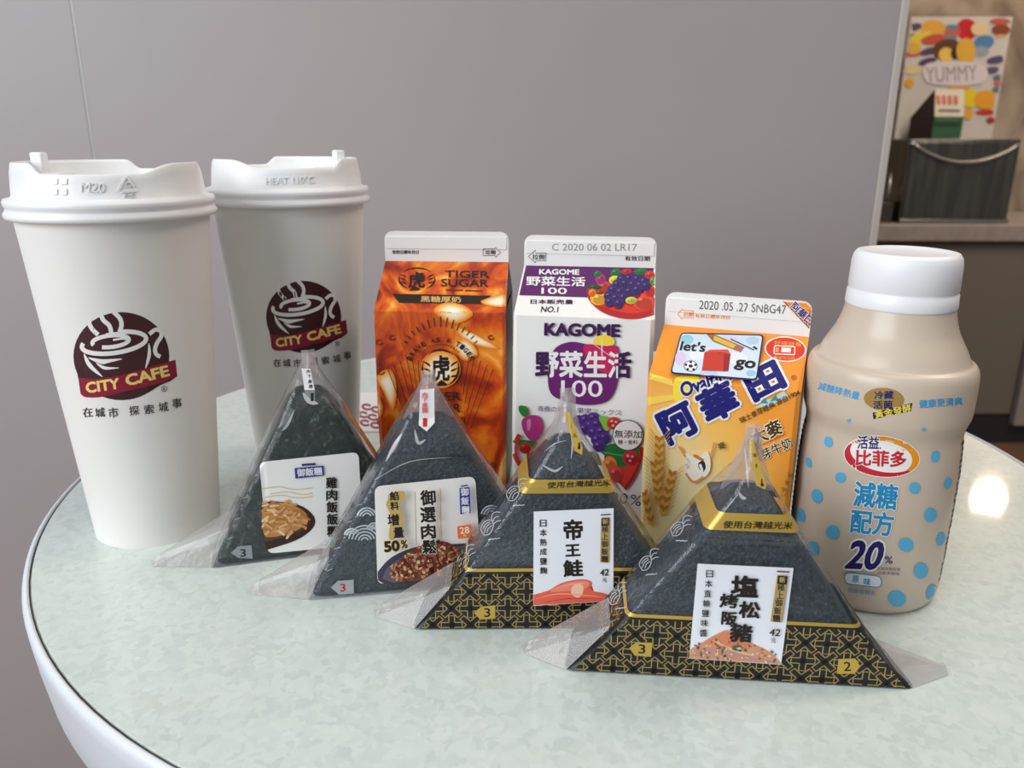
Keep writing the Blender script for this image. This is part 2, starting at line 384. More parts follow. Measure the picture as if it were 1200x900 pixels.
# ------------------------------------------------------------------ the round table
TC, TR = (32.0, 477.0), 303.0
tb = thing('round_table', 'round cafe table with a pale green marbled top and white rounded edge', 'table', (TC[0], TC[1], -TZ))
M_top = bpy.data.materials.new('flaked_laminate'); M_top.use_nodes = True
def flakes(m):
    n = m.node_tree.nodes; l = m.node_tree.links; b = n['Principled BSDF']; tc = n.new('ShaderNodeTexCoord')
    nz = n.new('ShaderNodeTexNoise'); nz.inputs['Scale'].default_value = 160; nz.inputs['Detail'].default_value = 3; l.new(tc.outputs['Object'], nz.inputs['Vector'])
    ad = n.new('ShaderNodeVectorMath'); ad.operation = 'MULTIPLY_ADD'; ad.inputs[1].default_value = (.008, .008, 0); l.new(nz.outputs['Color'], ad.inputs[0]); l.new(tc.outputs['Object'], ad.inputs[2])
    vo = n.new('ShaderNodeTexVoronoi'); vo.inputs['Scale'].default_value = 320; l.new(ad.outputs[0], vo.inputs['Vector'])
    bg = n.new('ShaderNodeTexNoise'); bg.inputs['Scale'].default_value = 38; bg.inputs['Detail'].default_value = 5; l.new(tc.outputs['Object'], bg.inputs['Vector'])
    sp = n.new('ShaderNodeSeparateColor'); l.new(vo.outputs['Color'], sp.inputs[0])
    mx = n.new('ShaderNodeMix'); mx.inputs[0].default_value = .5; l.new(sp.outputs[0], mx.inputs[2]); l.new(bg.outputs['Fac'], mx.inputs[3])
    r = n.new('ShaderNodeValToRGB'); e = r.color_ramp.elements; e[0].position = .2; e[0].color = rgb((196, 208, 203)); e[1].position = .8; e[1].color = rgb((214, 224, 220)); x = e.new(.42); x.color = rgb((205, 216, 211)); x = e.new(.58); x.color = rgb((209, 220, 215))
    l.new(mx.outputs[0], r.inputs[0]); l.new(r.outputs[0], b.inputs['Base Color']); b.inputs['Roughness'].default_value = .34; b.inputs['Specular IOR Level'].default_value = .4
    b.inputs['Coat Weight'].default_value = .7; b.inputs['Coat Roughness'].default_value = .05
flakes(M_top)
mk('tabletop', *revolve([(299.0, -22), (299.2, -1), (298.5, 0)], 160), M_top, tb, smooth=True, angle=30).location = (0, 0, TZ * .001)
mk('edge_gap', *revolve([(299.2, -5), (299.7, -.5), (299.2, -.3)], 160, cap0=False, cap1=False), mat((60, 66, 62), .8), tb).location = (0, 0, TZ * .001)
mk('edge_band', *revolve([(299.5, -20), (299.6, -.8), (300.2, .3), (301, .4), (302.3, -.6), (303, -3), (302.6, -9), (301.4, -22), (299.4, -38), (297.5, -44), (290, -46), (270, -40), (262, -26), (262, -22)], 160, cap0=False, cap1=False), mat((222, 226, 232), .3), tb, smooth=True).location = (0, 0, TZ * .001)
mk('pedestal', *revolve([(38, 18), (38, TZ - 40), (120, TZ - 30), (150, TZ - 22.2)], 48), mat((150, 152, 156), .3, .6), tb, smooth=True, angle=40)
mk('foot_plate', *revolve([(215, 0), (218, 4), (210, 14), (60, 24), (38, 26)], 64), mat((120, 122, 126), .35, .6), tb, smooth=True, angle=40)

# folded leaflet lying behind the rear cup
e0, e1 = ground(432, 461), ground(432, 507)
lf = thing('paper_leaflet', 'white leaflet with maroon print and a green stripe lying behind the cups', 'leaflet', (-95, (e0.y + e1.y) / 2, 0), R(-3))
ly = (e0.y - e1.y) / 2
lo = mk('sheet', *box(-52, 62, -ly, ly, 0.05, 1.2), mat((226, 222, 224), .5), lf)
P = Print(lf, [lo]); P.frame(400, 420, 5)
P.stroke([(60, 405), (260, 462)], 12, (40, 110, 70))
for x, y in [(150, 285), (205, 300), (255, 320), (130, 330), (185, 345), (235, 365), (140, 378), (200, 392)]:
    P.arc(x, y, 26, 14, 20, 320, 13, (130, 50, 66), rot=10, n=14)
P.build('leaflet_print', lo)

# ------------------------------------------------------------------ paper cups
M_paper = mat((232, 229, 224), .55); M_lid = mat((236, 236, 237), .35)
HL, RT, RB = 166.5, 43.3, 31.6
BROWN, MAROON, YEL = (66, 32, 34), (138, 28, 52), (238, 208, 120)
def cup(label, cx, cy, spout, logo, kind):
    t = thing('coffee_cup', label, 'cup', (cx, cy, 0), 0, 'lidded white coffee cups')
    body = mk('cup_body', *revolve([(RB - 1.5, 4), (RB - 1, .3), (RB, 0), (RB + .05, 1.2), (RT, HL), (RT - 1, HL)], 128, cap1=False), M_paper, t, smooth=True, angle=40)
    prof = [(RT - .4, HL - 1.5), (46.4, HL - 1.2), (47, HL), (46.9, HL + 1.2), (45.9, HL + 2.6), (45.6, HL + 3.6), (46.3, HL + 4.6), (46.5, HL + 6.4), (45.9, HL + 7.6), (43.2, HL + 8.2), (42.4, HL + 9.0), (41.4, HL + 18), (40.6, HL + 21.2), (40.1, HL + 22), (39.2, HL + 21.9), (38.6, HL + 20.6), (37.2, HL + 13), (35, HL + 12), (8, HL + 12)]
    def rf(i, r, z, a):
        if 11 <= i <= 15:         # the rim is high at the drinking end and opposite, saddled between
            c = math.cos(a - spout); k = abs(c); u = min(1, max(0, (k - .17) / .17)); u = u * u * (3 - 2 * u)
            if c < 0: u = min(1, max(0, (k - .76) / .22)); u = u * u * (3 - 2 * u) * .95
            f = (z - (HL + 9)) / 13
            z += f * (-2.6 + 4.6 * u)
        return r, z
    lid = mk('lid', *revolve(prof, 144, cap0=False, rf=rf), M_lid, t, smooth=True)
    c, s = math.cos(spout), math.sin(spout)
    def rot(v): return [(x * c - y * s, x * s + y * c, z) for x, y, z in v]
    v, f = box(21, 34, -9, 9, HL + 12, HL + 18.5); v = [(x, y * (1 if z < HL + 14 else .8), z) for x, y, z in v]
    mk('drink_tab', rot(v), f, M_lid, lid, bevel=2)
    v, f = box(32, 38.4, -2.6, 2.6, HL + 17, HL + 28); mk('tab_nub', rot(v), f, M_lid, lid, bevel=1)
    P = Print(t, [lid], curved=6); P.extra = None
    if kind == 1:
        P.frame(0, 160, 3.748)
        P.text('M20', 355, 222, 460, 226, 42, M_lid, 0, thick=.5)
        for x, y in [(222, 182), (264, 182), (222, 228), (264, 228)]:
            P.poly(rounded([(x, y), (x + 30, y), (x + 30, y + 28), (x, y + 28)], 6, 2), M_lid); P.items[-1] = P.items[-1][:5] + (.5,)
        for a, b in [((520, 238), (552, 180)), ((556, 176), (590, 222)), ((600, 240), (535, 243))]:
            P.stroke([a, b], 9, M_lid); P.items[-1] = P.items[-1][:5] + (.5,)
        P.text('G', 552, 212, 572, 212, 22, M_lid, 0, thick=.5); P.text('PS', 545, 260, 596, 261, 16, M_lid, 0, thick=.5)
    else:
        P.frame(230, 160, 5.4545); P.text('HEAT 110°C', 445, 285, 755, 275, 46, M_lid, 0, thick=.45)
    P.build('embossing', lid)
    P = Print(t, [body], curved=5); P.frame(60, 340, 5); P.extra = logo
    P.ell(411, 387, 281, 258, BROWN, n=48)
    Wt = (236, 233, 228)
    P.stroke([(232, 150), (222, 190), (240, 228), (275, 262)], 26, Wt, 5); P.stroke([(290, 138), (305, 175), (340, 208), (352, 250)], 26, Wt, 5); P.stroke([(365, 128), (402, 165), (412, 205), (400, 245)], 26, Wt, 5)
    P.arc(368, 308, 190, 60, -75, 200, 26, Wt, rot=-8, n=40, taper=False); P.arc(348, 300, 108, 34, -200, 120, 24, Wt, rot=-6, n=30); P.stroke([(320, 262), (420, 250), (480, 246)], 18, Wt, 4)
    P.stroke([(362, 292), (420, 284), (452, 292)], 12, Wt, 4)
    P.stroke([(192, 372), (225, 440), (300, 508)], 24, Wt, 6, taper=True); P.stroke([(572, 310), (574, 380), (552, 462)], 20, Wt, 6, taper=True)
    P.blob([(215, 395), (300, 405), (418, 402), (340, 425), (290, 432)], Wt); P.blob([(262, 425), (320, 448), (400, 455), (330, 466), (295, 458)], Wt)
    P.stroke([(575, 258), (610, 232), (640, 240), (645, 270), (620, 310), (608, 350), (618, 378), (640, 390)], 24, Wt, 5)
    P.poly([(150, 462), (172, 452), (200, 520), (158, 520)], (58, 26, 30))
    P.poly([(560, 560), (640, 530), (738, 505), (700, 532), (640, 556), (570, 600)], (52, 16, 26))
    P.poly(smooth_pts([(158, 512), (260, 520), (400, 500), (550, 458), (728, 408)], 6) + smooth_pts([(739, 505), (640, 545), (450, 590), (300, 625), (205, 628), (172, 608)], 5), MAROON)
    P.text('CITY', 202, 574, 400, 545, 66, YEL, .04); P.text('CAFE', 435, 532, 690, 470, 68, YEL, .04)
    P.ell(663, 578, 17, 17, (90, 84, 82), n=20); P.ell(663, 578, 13, 13, (226, 222, 218), n=20); P.text('R', 656, 578, 671, 577, 16, (90, 84, 82), .02)
    for ch, x, y in zip('在城市探索城事', (213, 285, 363, 486, 573, 658, 738), (716, 717, 718, 706, 698, 684, 662)):
        P.text(ch, x - 29, y + 3, x + 29, y - 3, 56 if ch != '市' else 60, (62, 50, 48), .012)
    P.build('printed_logo', body)
    return t
cup('white paper coffee cup standing at the table edge, its whole printed logo in view', -194.0, 393.0, R(174), None, 1)
cup('white paper coffee cup whose printed logo is partly covered by a wrapped rice ball', -131.8, 477.2, R(43.7), lambda p: (311.8 + ((p[0] - 60) * 5 - 130) / 560 * 87.8, 329 + ((p[1] - 340) * 5 - 128) / 517 * 84.6), 2)

# ------------------------------------------------------------------ gable-top cartons
def carton(label, x, y, yaw, hs, ht, mats, W_=70.0, FW=69.0, fin=16.3):
    # mats: front body, front gable, side, fin
    t = thing('drink_carton', label, 'carton', (x, y, 0), yaw, 'gable-top drink cartons')
    h, zf = W_ / 2, ht - fin
    b = 2.0
    def ring(z, s=0.0): return [(-h + b + s, s, z), (h - b - s, s, z), (h - s, b + s, z), (h - s, W_ - b - s, z), (h - b - s, W_ - s, z), (-h + b + s, W_ - s, z), (-h + s, W_ - b - s, z), (-h + s, b + s, z)]
    V = ring(0, .6) + ring(1.0) + ring(hs * .5, -.5) + ring(hs); Fc = []; mi = []
    for i in range(3):
        for k in range(8):
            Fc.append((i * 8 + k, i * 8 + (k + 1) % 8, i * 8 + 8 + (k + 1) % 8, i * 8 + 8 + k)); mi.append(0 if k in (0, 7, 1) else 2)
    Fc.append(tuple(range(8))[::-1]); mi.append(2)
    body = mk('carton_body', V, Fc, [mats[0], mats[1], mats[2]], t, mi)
    n0 = 0; f = FW / 2; c = W_ / 2
    V = [(-h + b, 0, hs), (h - b, 0, hs), (h, b, hs), (h, W_ - b, hs), (h - b, W_, hs), (-h + b, W_, hs), (-h, W_ - b, hs), (-h, b, hs),
         (-f, c - 1.3, zf), (f, c - 1.3, zf), (f, c + 1.3, zf), (-f, c + 1.3, zf), (h - 30, c, zf - 1), (-h + 30, c, zf - 1), (h - 1, c, hs), (-h + 1, c, hs)]
    Fc = [(0, 1, 9, 8), (1, 2, 9), (7, 0, 8), (2, 14, 12, 9), (14, 3, 10, 12), (3, 4, 10), (4, 5, 11, 10), (5, 6, 11), (6, 15, 13, 11), (15, 7, 8, 13)]
    gable = mk('gable_roof', V, Fc, [mats[1], mats[2]], t, [0, 0, 0, 1, 1, 0, 0, 0, 1, 1])
    o = rounded([(-f, zf - .6), (f, zf - .6), (f, ht), (-f, ht)][::1], 4.5, 5)
    o = [(-f, zf - .6), (f, zf - .6)] + [p for p in rounded([(-f, zf - .6), (f, zf - .6), (f, ht), (-f, ht)], 5, 5) if p[1] > zf + 5]
    N = len(o); V = [(p[0], c - 1.2, p[1]) for p in o] + [(p[0], c + 1.2, p[1]) for p in o]
    finp = mk('top_fin', V, [tuple(range(N)), tuple(range(N, 2 * N))[::-1]] + [(k, k + N, (k + 1) % N + N, (k + 1) % N) for k in range(N)], mats[3], t)
    # crimp ledge across the fin
    ledge = mk('crimp_ridge', *box(-f + 1, f - 1, c - 1.7, c - 1.1, zf + fin * .42, ht - 2.5), mats[3], finp, bevel=.4)
    return t, body, gable, finp, ledge
WHT = (238, 235, 231)
M_cw = mat(WHT, .42)

# tiger: marbled brown-sugar milk
M_tig = bpy.data.materials.new('brown_sugar_marble'); M_tig.use_nodes = True
def marble_sugar(m):
    n = m.node_tree.nodes; l = m.node_tree.links; b = n['Principled BSDF']; tc = n.new('ShaderNodeTexCoord'); mp = n.new('ShaderNodeMapping'); mp.inputs['Scale'].default_value = (1, 1, .55); mp.inputs['Location'].default_value = (.013, 0, .02)
    l.new(tc.outputs['Object'], mp.inputs[0]); t = n.new('ShaderNodeTexNoise'); t.inputs['Scale'].default_value = 34; t.inputs['Detail'].default_value = 5; t.inputs['Distortion'].default_value = 2.2; l.new(mp.outputs[0], t.inputs['Vector'])
    r = n.new('ShaderNodeValToRGB'); e = r.color_ramp.elements
    st = [(.28, (88, 22, 6)), (.42, (166, 48, 8)), (.52, (214, 88, 12)), (.61, (232, 136, 28)), (.70, (244, 190, 100)), (.80, (250, 236, 214))]
    while len(e) < len(st): e.new(.5)
    for i, (p, c) in enumerate(st): e[i].position = p; e[i].color = rgb(c)
    l.new(t.outputs['Fac'], r.inputs[0]); l.new(r.outputs[0], b.inputs['Base Color']); b.inputs['Roughness'].default_value = .38
marble_sugar(M_tig)
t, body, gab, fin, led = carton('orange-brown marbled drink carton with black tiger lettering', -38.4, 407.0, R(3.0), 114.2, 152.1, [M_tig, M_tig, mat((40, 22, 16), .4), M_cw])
BK = (34, 24, 20)
def soft(pts):        # a swirl of milk in the printed picture
    c = sum((Vector(p) for p in pts), Vector((0, 0))) / len(pts)
    for k, col in ((1.35, (232, 132, 40)), (1.2, (238, 158, 72)), (1.05, (243, 184, 112)), (.88, (247, 208, 152)), (.7, (250, 226, 188)), (.5, (252, 238, 214))):
        P.blob([tuple(c + (Vector(p) - c) * k) for p in pts], col)
P = Print(t, [fin, led, gab, body], curved=3.5); P.base = .15; P.frame(420, 260, 5.626)
P.text('有效日期年月日', 222, 199, 398, 200, 26, BK, .03)
P.stroke([(822, 178), (902, 178), (902, 168), (938, 202), (902, 234), (902, 222), (822, 222), (822, 178)], 4, BK); P.text('拉開', 836, 200, 904, 201, 28, BK, .02)
CRM = (246, 222, 186)
P.text('虎', 328, 382, 440, 382, 108, BK, .03)
P.arc(386, 376, 118, 72, 215, 325, 10, BK, n=16, taper=True); P.arc(386, 376, 118, 72, 120, 200, 12, BK, n=16, taper=True); P.arc(386, 376, 118, 72, -20, 60, 12, BK, n=16, taper=True); P.blob([(335, 448), (365, 430), (385, 428), (408, 446), (372, 452)], BK)
for s in (-1, 1):
    for k in range(3): P.stroke([(386 + s * 112, 345 + k * 24), (386 + s * 84, 356 + k * 22), (386 + s * 72, 366 + k * 18)], 9, BK, 3, taper=True)
P.text('TIGER', 570, 342, 864, 346, 46, BK, .015); P.text('SUGAR', 545, 400, 858, 404, 52, BK, .018)
P.stroke([(578, 448), (690, 450)], 9, (90, 50, 24)); P.stroke([(704, 452), (818, 455)], 9, (90, 50, 24))
P.poly([(222, 473), (874, 487), (824, 541), (268, 532)], BK); P.text('黑糖厚奶', 410, 508, 676, 512, 40, (222, 180, 110), .012)
soft([(835, 522), (960, 488), (966, 548), (880, 548)]); soft([(530, 590), (560, 556), (620, 548), (690, 570), (720, 610), (650, 650), (580, 636)])
P.frame(420, 380, 4.5)
soft([(112, 290), (165, 262), (190, 330), (176, 425), (138, 350)]); soft([(540, 30), (620, 60), (710, 115), (640, 108), (560, 72)]); soft([(515, 110), (570, 90), (615, 150), (560, 175)]); soft([(60, 420), (90, 380), (120, 440), (90, 500)])
for x, y, r in [(110, 95, 16), (178, 72, 14), (118, 250, 18), (80, 130, 10), (700, 70, 14)]: P.arc(x, y, r, r * .8, 0, 300, 7, (120, 30, 8), n=12)
for k in range(15):
    a = R(-90 + (k - 7) * 7.4); P.stroke([(433 + 226 * math.cos(a), 240 + 226 * math.sin(a)), (433 + (282 - 5 * abs(k - 7)) * math.cos(a), 240 + (282 - 5 * abs(k - 7)) * math.sin(a))], 5, BK)
for k in range(17):
    a = R(-90 + (k - 8) * 6.6)
    if abs(k - 8) < 8: P.stroke([(433 + 126 * math.cos(a), 236 + 126 * math.sin(a)), (433 + 134 * math.cos(a), 236 + 134 * math.sin(a))], 5, BK)
for i, ch in enumerate('BRAVE AS A TIGER'):
    if ch == ' ': continue
    a = R(-90 + (i - 7.5) * 8.7); x, y = 433 + 180 * math.cos(a), 250 + 168 * math.sin(a); c_, s_ = -math.sin(a), math.cos(a)
    P.text(ch, x - 10 * c_, y - 10 * s_, x + 10 * c_, y + 10 * s_, 28, BK, .03)
for s in (-1, 1):
    for k in range(6): P.stroke([(433 + s * (118 + k * 32), 190 - (k % 3) * 14 + max(0, k - 3) * 38), (433 + s * (108 + k * 10), 330 + k * 44)], 4, BK)
soft([(433 + 78 * math.cos(k * .7), 236 + 76 * math.sin(k * .7)) for k in range(9)])
P.arc(433, 232, 96, 96, 225, 315, 11, BK, n=20, taper=True); P.arc(433, 232, 96, 96, 110, 205, 13, BK, taper=True); P.arc(433, 232, 96, 96, -25, 70, 13, BK, taper=True); P.blob([(410, 325), (425, 303), (437, 294), (455, 305), (468, 322)], BK)
for s in (-1, 1):
    for k in range(3): P.stroke([(433 + s * 92, 195 + k * 36), (433 + s * 66, 210 + k * 32), (433 + s * 54, 224 + k * 26)], 11, BK, 3, taper=True)
P.text('虎', 385, 232, 482, 232, 140, BK, .03)
P.text('TIGER', 326, 378, 540, 380, 46, BK, .015); P.text('SUGAR', 326, 440, 540, 442, 48, BK, .018)
for k in range(12): P.stroke([(430 + k * 12, 488), (434 + k * 11, 525 + 8 * (k > 5))], 6, BK)
P.blob([(518, 560), (540, 600), (562, 630), (530, 615), (508, 596)], BK)
P.text('티', 628, 752, 664, 756, 60, BK, .02); P.col('밀크티', 712, 742, 712, 818, 30, BK, .015)
P.build('printed_artwork', body)

# vegetable juice carton
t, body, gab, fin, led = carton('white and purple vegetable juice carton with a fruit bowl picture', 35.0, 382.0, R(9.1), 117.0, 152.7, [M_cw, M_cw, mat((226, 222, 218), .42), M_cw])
PUR, DPUR, GRP, GRN, RED, MAG = (92, 32, 96), (58, 16, 72), (58, 36, 104), (44, 122, 52), (206, 40, 36), (176, 50, 120)
P = Print(t, [fin, led, gab, body], curved=3.5); P.base = .15; P.frame(590, 265, 5.626)
P.text('C 2020 06 02 LR17', 320, 138, 880, 140, 46, (150, 148, 146), -.006)
P.stroke([(280, 178), (212, 178), (212, 158), (163, 200), (212, 242), (212, 228), (280, 228), (280, 178)], 4, BK); P.text('拉開', 190, 203, 272, 204, 34, BK, .014)
P.text('有效日期', 800, 213, 966, 215, 32, BK, .016)
P.poly([(149, 259), (1003, 277), (1000, 520), (560, 470), (103, 455)], PUR)
P.text('KAGOME', 235, 300, 500, 303, 36, WHT, .035); P.text('野菜生活', 150, 360, 540, 366, 62, WHT, .02); P.text('100', 250, 425, 418, 427, 42, WHT, .012)
P.text('日本販売量', 178, 497, 460, 499, 30, DPUR, .025); P.text('NO.1', 248, 547, 362, 549, 38, DPUR, .02, shear=.15)
P.poly(smooth_pts([(549, 395), (560, 480), (640, 560), (760, 605), (880, 612), (992, 585)], 5) + [(998, 480), (780, 430)], (172, 30, 30)); P.poly(smooth_pts([(556, 400), (590, 470), (680, 540), (800, 570), (900, 572), (994, 548)], 5) + [(998, 470), (780, 420)], (206, 52, 40))
def fruits(seq):
    for x, y, rx, ry, c in seq:
        P.ell(x, y, rx, ry, c, n=16)
        P.ell(x + rx * .12, y + ry * .2, rx * .8, ry * .7, tuple(int(v * .78) for v in c), n=12); P.ell(x - rx * .3, y - ry * .34, rx * .26, ry * .2, tuple(min(255, int(v * .75 + 62)) for v in c), n=8)
fruits([(660, 400, 46, 40, (206, 60, 40)), (640, 350, 34, 36, MAG), (620, 316, 24, 22, GRN), (740, 308, 34, 28, GRN), (600, 403, 50, 18, (30, 80, 44)), (735, 356, 40, 30, (222, 208, 60)), (812, 300, 34, 20, RED), (905, 300, 44, 20, GRN), (965, 322, 34, 28, (206, 50, 40)), (985, 362, 20, 30, (96, 150, 50)), (628, 478, 56, 44, (240, 176, 40)), (635, 436, 34, 16, (180, 40, 24)), (585, 440, 24, 28, (226, 120, 40)), (920, 500, 70, 56, (222, 70, 46)), (965, 430, 40, 40, (214, 46, 36)), (850, 440, 60, 50, (150, 40, 60))])
for x, y in [(780, 350), (830, 345), (880, 350), (925, 365), (750, 385), (800, 380), (850, 385), (900, 390), (940, 395), (720, 420), (770, 435), (830, 430), (880, 420), (695, 460), (740, 475), (790, 470), (700, 500), (760, 510)]: fruits([(x, y, 34, 33, GRP)])
fruits([(842, 490, 38, 24, (196, 200, 70))])
P.text('KAGOME', 268, 680, 770, 690, 88, DPUR, .045)
P.ell(662, 762, 72, 44, (244, 214, 70), n=20)
P.frame(590, 410, 4.737)
blobp = [(300, -20), (380, -45), (470, -30), (560, -22), (632, -20), (640, 60), (636, 150), (612, 240), (560, 292), (450, 306), (330, 282), (262, 240), (246, 150), (262, 40)]
P.blob(blobp, (104, 28, 104)); P.blob([(450, -28), (560, -22), (630, -18), (634, 60), (600, 130), (520, 110), (460, 50)], (196, 32, 92)); P.stroke([(490, -40), (600, 40)], 5, (246, 220, 226), taper=True); P.stroke([(545, -60), (548, 60)], 6, (250, 230, 230), 3, taper=True)
P.text('野菜生活', 175, 78, 710, 84, 150, DPUR, .035, clip=None)
P.text('野菜生活', 175, 78, 710, 84, 150, WHT, .03, clip=[((258, 200), (248, -100)), ((640, -100), (634, 200))])
P.text('100', 320, 214, 550, 216, 92, WHT, .006)
P.text('青春の野菜', 188, 326, 372, 332, 32, (96, 70, 110), .004); P.text('・果実ミックス', 378, 335, 655, 350, 34, (96, 70, 110), .004)
P.blob([(88, 310), (130, 318), (138, 360), (112, 372), (86, 340)], GRN); P.blob([(100, 400), (135, 365), (200, 370), (222, 430), (200, 480), (165, 510), (120, 470)], MAG); P.blob([(130, 395), (150, 385), (150, 430), (135, 450)], (214, 120, 170))
P.blob([(52, 505), (120, 500), (190, 515), (150, 545), (90, 535)], (30, 110, 60)); P.stroke([(90, 470), (62, 530), (66, 590), (92, 640)], 26, (200, 44, 34), 5); fruits([(120, 545, 34, 32, RED)])
P.poly(smooth_pts([(560, 560), (680, 560), (775, 540), (770, 600), (735, 700), (680, 782)], 5) + [(560, 640)], (170, 30, 28)); P.poly(smooth_pts([(580, 600), (690, 590), (750, 600), (720, 690), (670, 760)], 5), (210, 56, 46))
P.blob([(540, 560), (600, 520), (700, 540), (755, 560), (735, 620), (650, 650), (580, 600)], (28, 110, 52)); P.stroke([(560, 570), (740, 600)], 6, (90, 160, 80), 3)
for x, y in [(420, 395), (455, 390), (500, 380), (480, 420), (520, 415), (450, 440), (500, 460), (545, 455), (560, 490), (520, 500), (530, 535)]: fruits([(x, y, 36, 34, (80, 44, 128))])
P.blob([(530, 370), (580, 372), (600, 420), (570, 450), (548, 420)], (120, 180, 60)); fruits([(612, 408, 40, 36, (204, 44, 50)), (705, 600, 44, 42, (196, 40, 50)), (590, 640, 40, 50, (224, 120, 50)), (620, 690, 40, 50, (216, 70, 60))])
for x, y in [(600, 395), (624, 400), (608, 420), (690, 590), (715, 592), (702, 615)]: P.ell(x, y, 9, 8, (236, 140, 140), n=10)
P.ell(690, 474, 86, 86, (70, 50, 60), n=40); P.ell(690, 474, 81, 81, (232, 226, 220), n=40); P.text('無添加', 616, 466, 768, 470, 44, BK, .014); P.text('糖・香料', 636, 511, 745, 513, 24, BK, .014)
P.text('%', 705, 830, 765, 840, 60, DPUR, .0); P.text('100', 560, 815, 690, 828, 60, DPUR, .0)
P.build('printed_artwork', body)

# malt milk carton
M_or = mat((246, 152, 44), .42)
M_malt = bpy.data.materials.new('malt_gradient'); M_malt.use_nodes = True
def malt(m):
    n = m.node_tree.nodes; l = m.node_tree.links; b = n['Principled BSDF']; tc = n.new('ShaderNodeTexCoord'); gm = n.new('ShaderNodeMapping'); gm.inputs['Location'].default_value = (.35, 0, -.55); gm.inputs['Scale'].default_value = (18, 0, 15)
    l.new(tc.outputs['Object'], gm.inputs[0]); g = n.new('ShaderNodeTexGradient'); g.gradient_type = 'SPHERICAL'; l.new(gm.outputs[0], g.inputs[0])
    r = n.new('ShaderNodeValToRGB'); e = r.color_ramp.elements; e[0].position = .0; e[0].color = rgb((246, 156, 48)); e[1].position = .75; e[1].color = rgb((252, 232, 176)); x = e.new(.4); x.color = rgb((250, 196, 96))
    l.new(g.outputs['Fac'], r.inputs[0]); l.new(r.outputs[0], b.inputs['Base Color']); b.inputs['Roughness'].default_value = .42
malt(M_malt)
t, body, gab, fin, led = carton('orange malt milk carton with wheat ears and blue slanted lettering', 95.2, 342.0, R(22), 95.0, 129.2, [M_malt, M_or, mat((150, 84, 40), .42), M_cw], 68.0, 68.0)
NAVY = (22, 20, 112)
P = Print(t, [fin, led, gab, body], curved=3.5); P.base = .15; P.frame(740, 330, 5.217)
P.text('2020 .05 .27 SNBG47', 415, 141, 945, 172, 54, (92, 88, 86), -.004)
ORG = (240, 140, 40)
P.stroke([(378, 180), (312, 176), (312, 168), (282, 198), (310, 230), (312, 220), (378, 224), (378, 180)], 4, ORG); P.text('拉開', 318, 199, 372, 202, 28, ORG, .01); P.text('有效日期年月日', 388, 208, 600, 220, 24, ORG, .01)
P.poly([(925, 114), (1090, 122), (1128, 140), (1138, 180), (1110, 308)], ORG); P.stroke([(925, 114), (1110, 308)], 8, (160, 80, 30)); P.text('阿華田', 985, 140, 1105, 250, 56, NAVY, .03, .05, WHT)
P.ell(942, 413, 128, 78, WHT, 4, n=36); P.ell(942, 413, 120, 71, (222, 56, 34), 4, n=36); P.poly(rounded([(872, 388), (1002, 394), (1000, 450), (868, 444)], 10), WHT); P.poly(rounded([(878, 394), (996, 400), (994, 444), (874, 438)], 8), (222, 56, 34)); P.poly([(918, 402), (976, 406), (972, 434), (915, 430)], WHT); P.poly([(882, 402), (902, 403), (900, 432), (880, 431)], (240, 150, 120))
P.text('好喝營養', 872, 372, 1040, 385, 26, (240, 160, 70), .01); P.text('微波可加熱', 870, 462, 1000, 470, 20, (240, 160, 70), .01)
# rays and big lettering
P.poly([(112, 560), (250, 600), (260, 640), (96, 592)], (252, 214, 84)); P.poly([(88, 708), (270, 690), (262, 722), (88, 760)], (252, 210, 90)); P.blob([(262, 600), (330, 580), (420, 590), (330, 700), (262, 730)], (252, 222, 60))
P.text('Ovaltine', 300, 668, 620, 548, 92, NAVY, .04, .05, WHT, shear=.1)
P.text('®', 976, 584, 1010, 588, 30, (120, 70, 30), .0)
P.poly([(750, 775), (820, 725), (860, 715), (930, 670), (960, 700), (850, 760)], (190, 220, 214)); P.poly([(790, 745), (815, 715), (838, 745)], (60, 150, 160)); P.poly([(845, 735), (880, 690), (900, 722)], (60, 150, 160))
P.frame(740, 430, 4.736)
for ch, x, y, sx, sy in [('阿', 258, 310, 205, 200), ('華', 480, 195, 215, 200), ('田', 738, 78, 210, 175)]:
    dx, dy = sx / 2 * math.cos(R(-27)), sx / 2 * math.sin(R(-27)); P.text(ch, x - dx, y - dy, x + dx, y + dy, sy, NAVY, .05, .06, WHT)
P.text('瑞士麥芽經典 源自1904', 600, 300, 932, 138, 34, (88, 60, 30), .012)
BRN = (70, 52, 24)
P.text('大麥', 668, 402, 832, 322, 92, BRN, .03, .05, (250, 236, 200)); P.stroke([(690, 448), (850, 372)], 5, (196, 110, 40)); P.text('芽牛奶', 720, 492, 888, 414, 62, BRN, .022, .05, (250, 236, 200))
GOLD_W, DK_W = (222, 168, 76), (184, 120, 46)
def ear(x0, y0, x1, y1, n, w_):
    d = Vector((x1 - x0, y1 - y0)); L_ = d.length; u = d / L_; v = Vector((-u.y, u.x)); a = math.degrees(math.atan2(u.y, u.x))
    P.stroke([(x0, y0), (x1, y1)], 6, DK_W)
    for i in range(n):
        p = Vector((x0, y0)) + d * (i / n)
        for s in (-1, 1):
            q = p + v * s * w_ * .55; e = q + (u * -.9 + v * s * .7) * w_ * 3.0
            P.stroke([tuple(q), tuple(e)], 3, GOLD_W); P.ell(q.x, q.y, w_ * 1.0, w_ * .5, DK_W if (i + s) % 2 else GOLD_W, a + s * -28, n=10)
ear(155, 400, 150, 640, 11, 22); ear(130, 540, 160, 780, 10, 22); ear(225, 590, 170, 830, 10, 20); ear(70, 700, 120, 890, 8, 18); ear(880, 600, 830, 720, 6, 12)
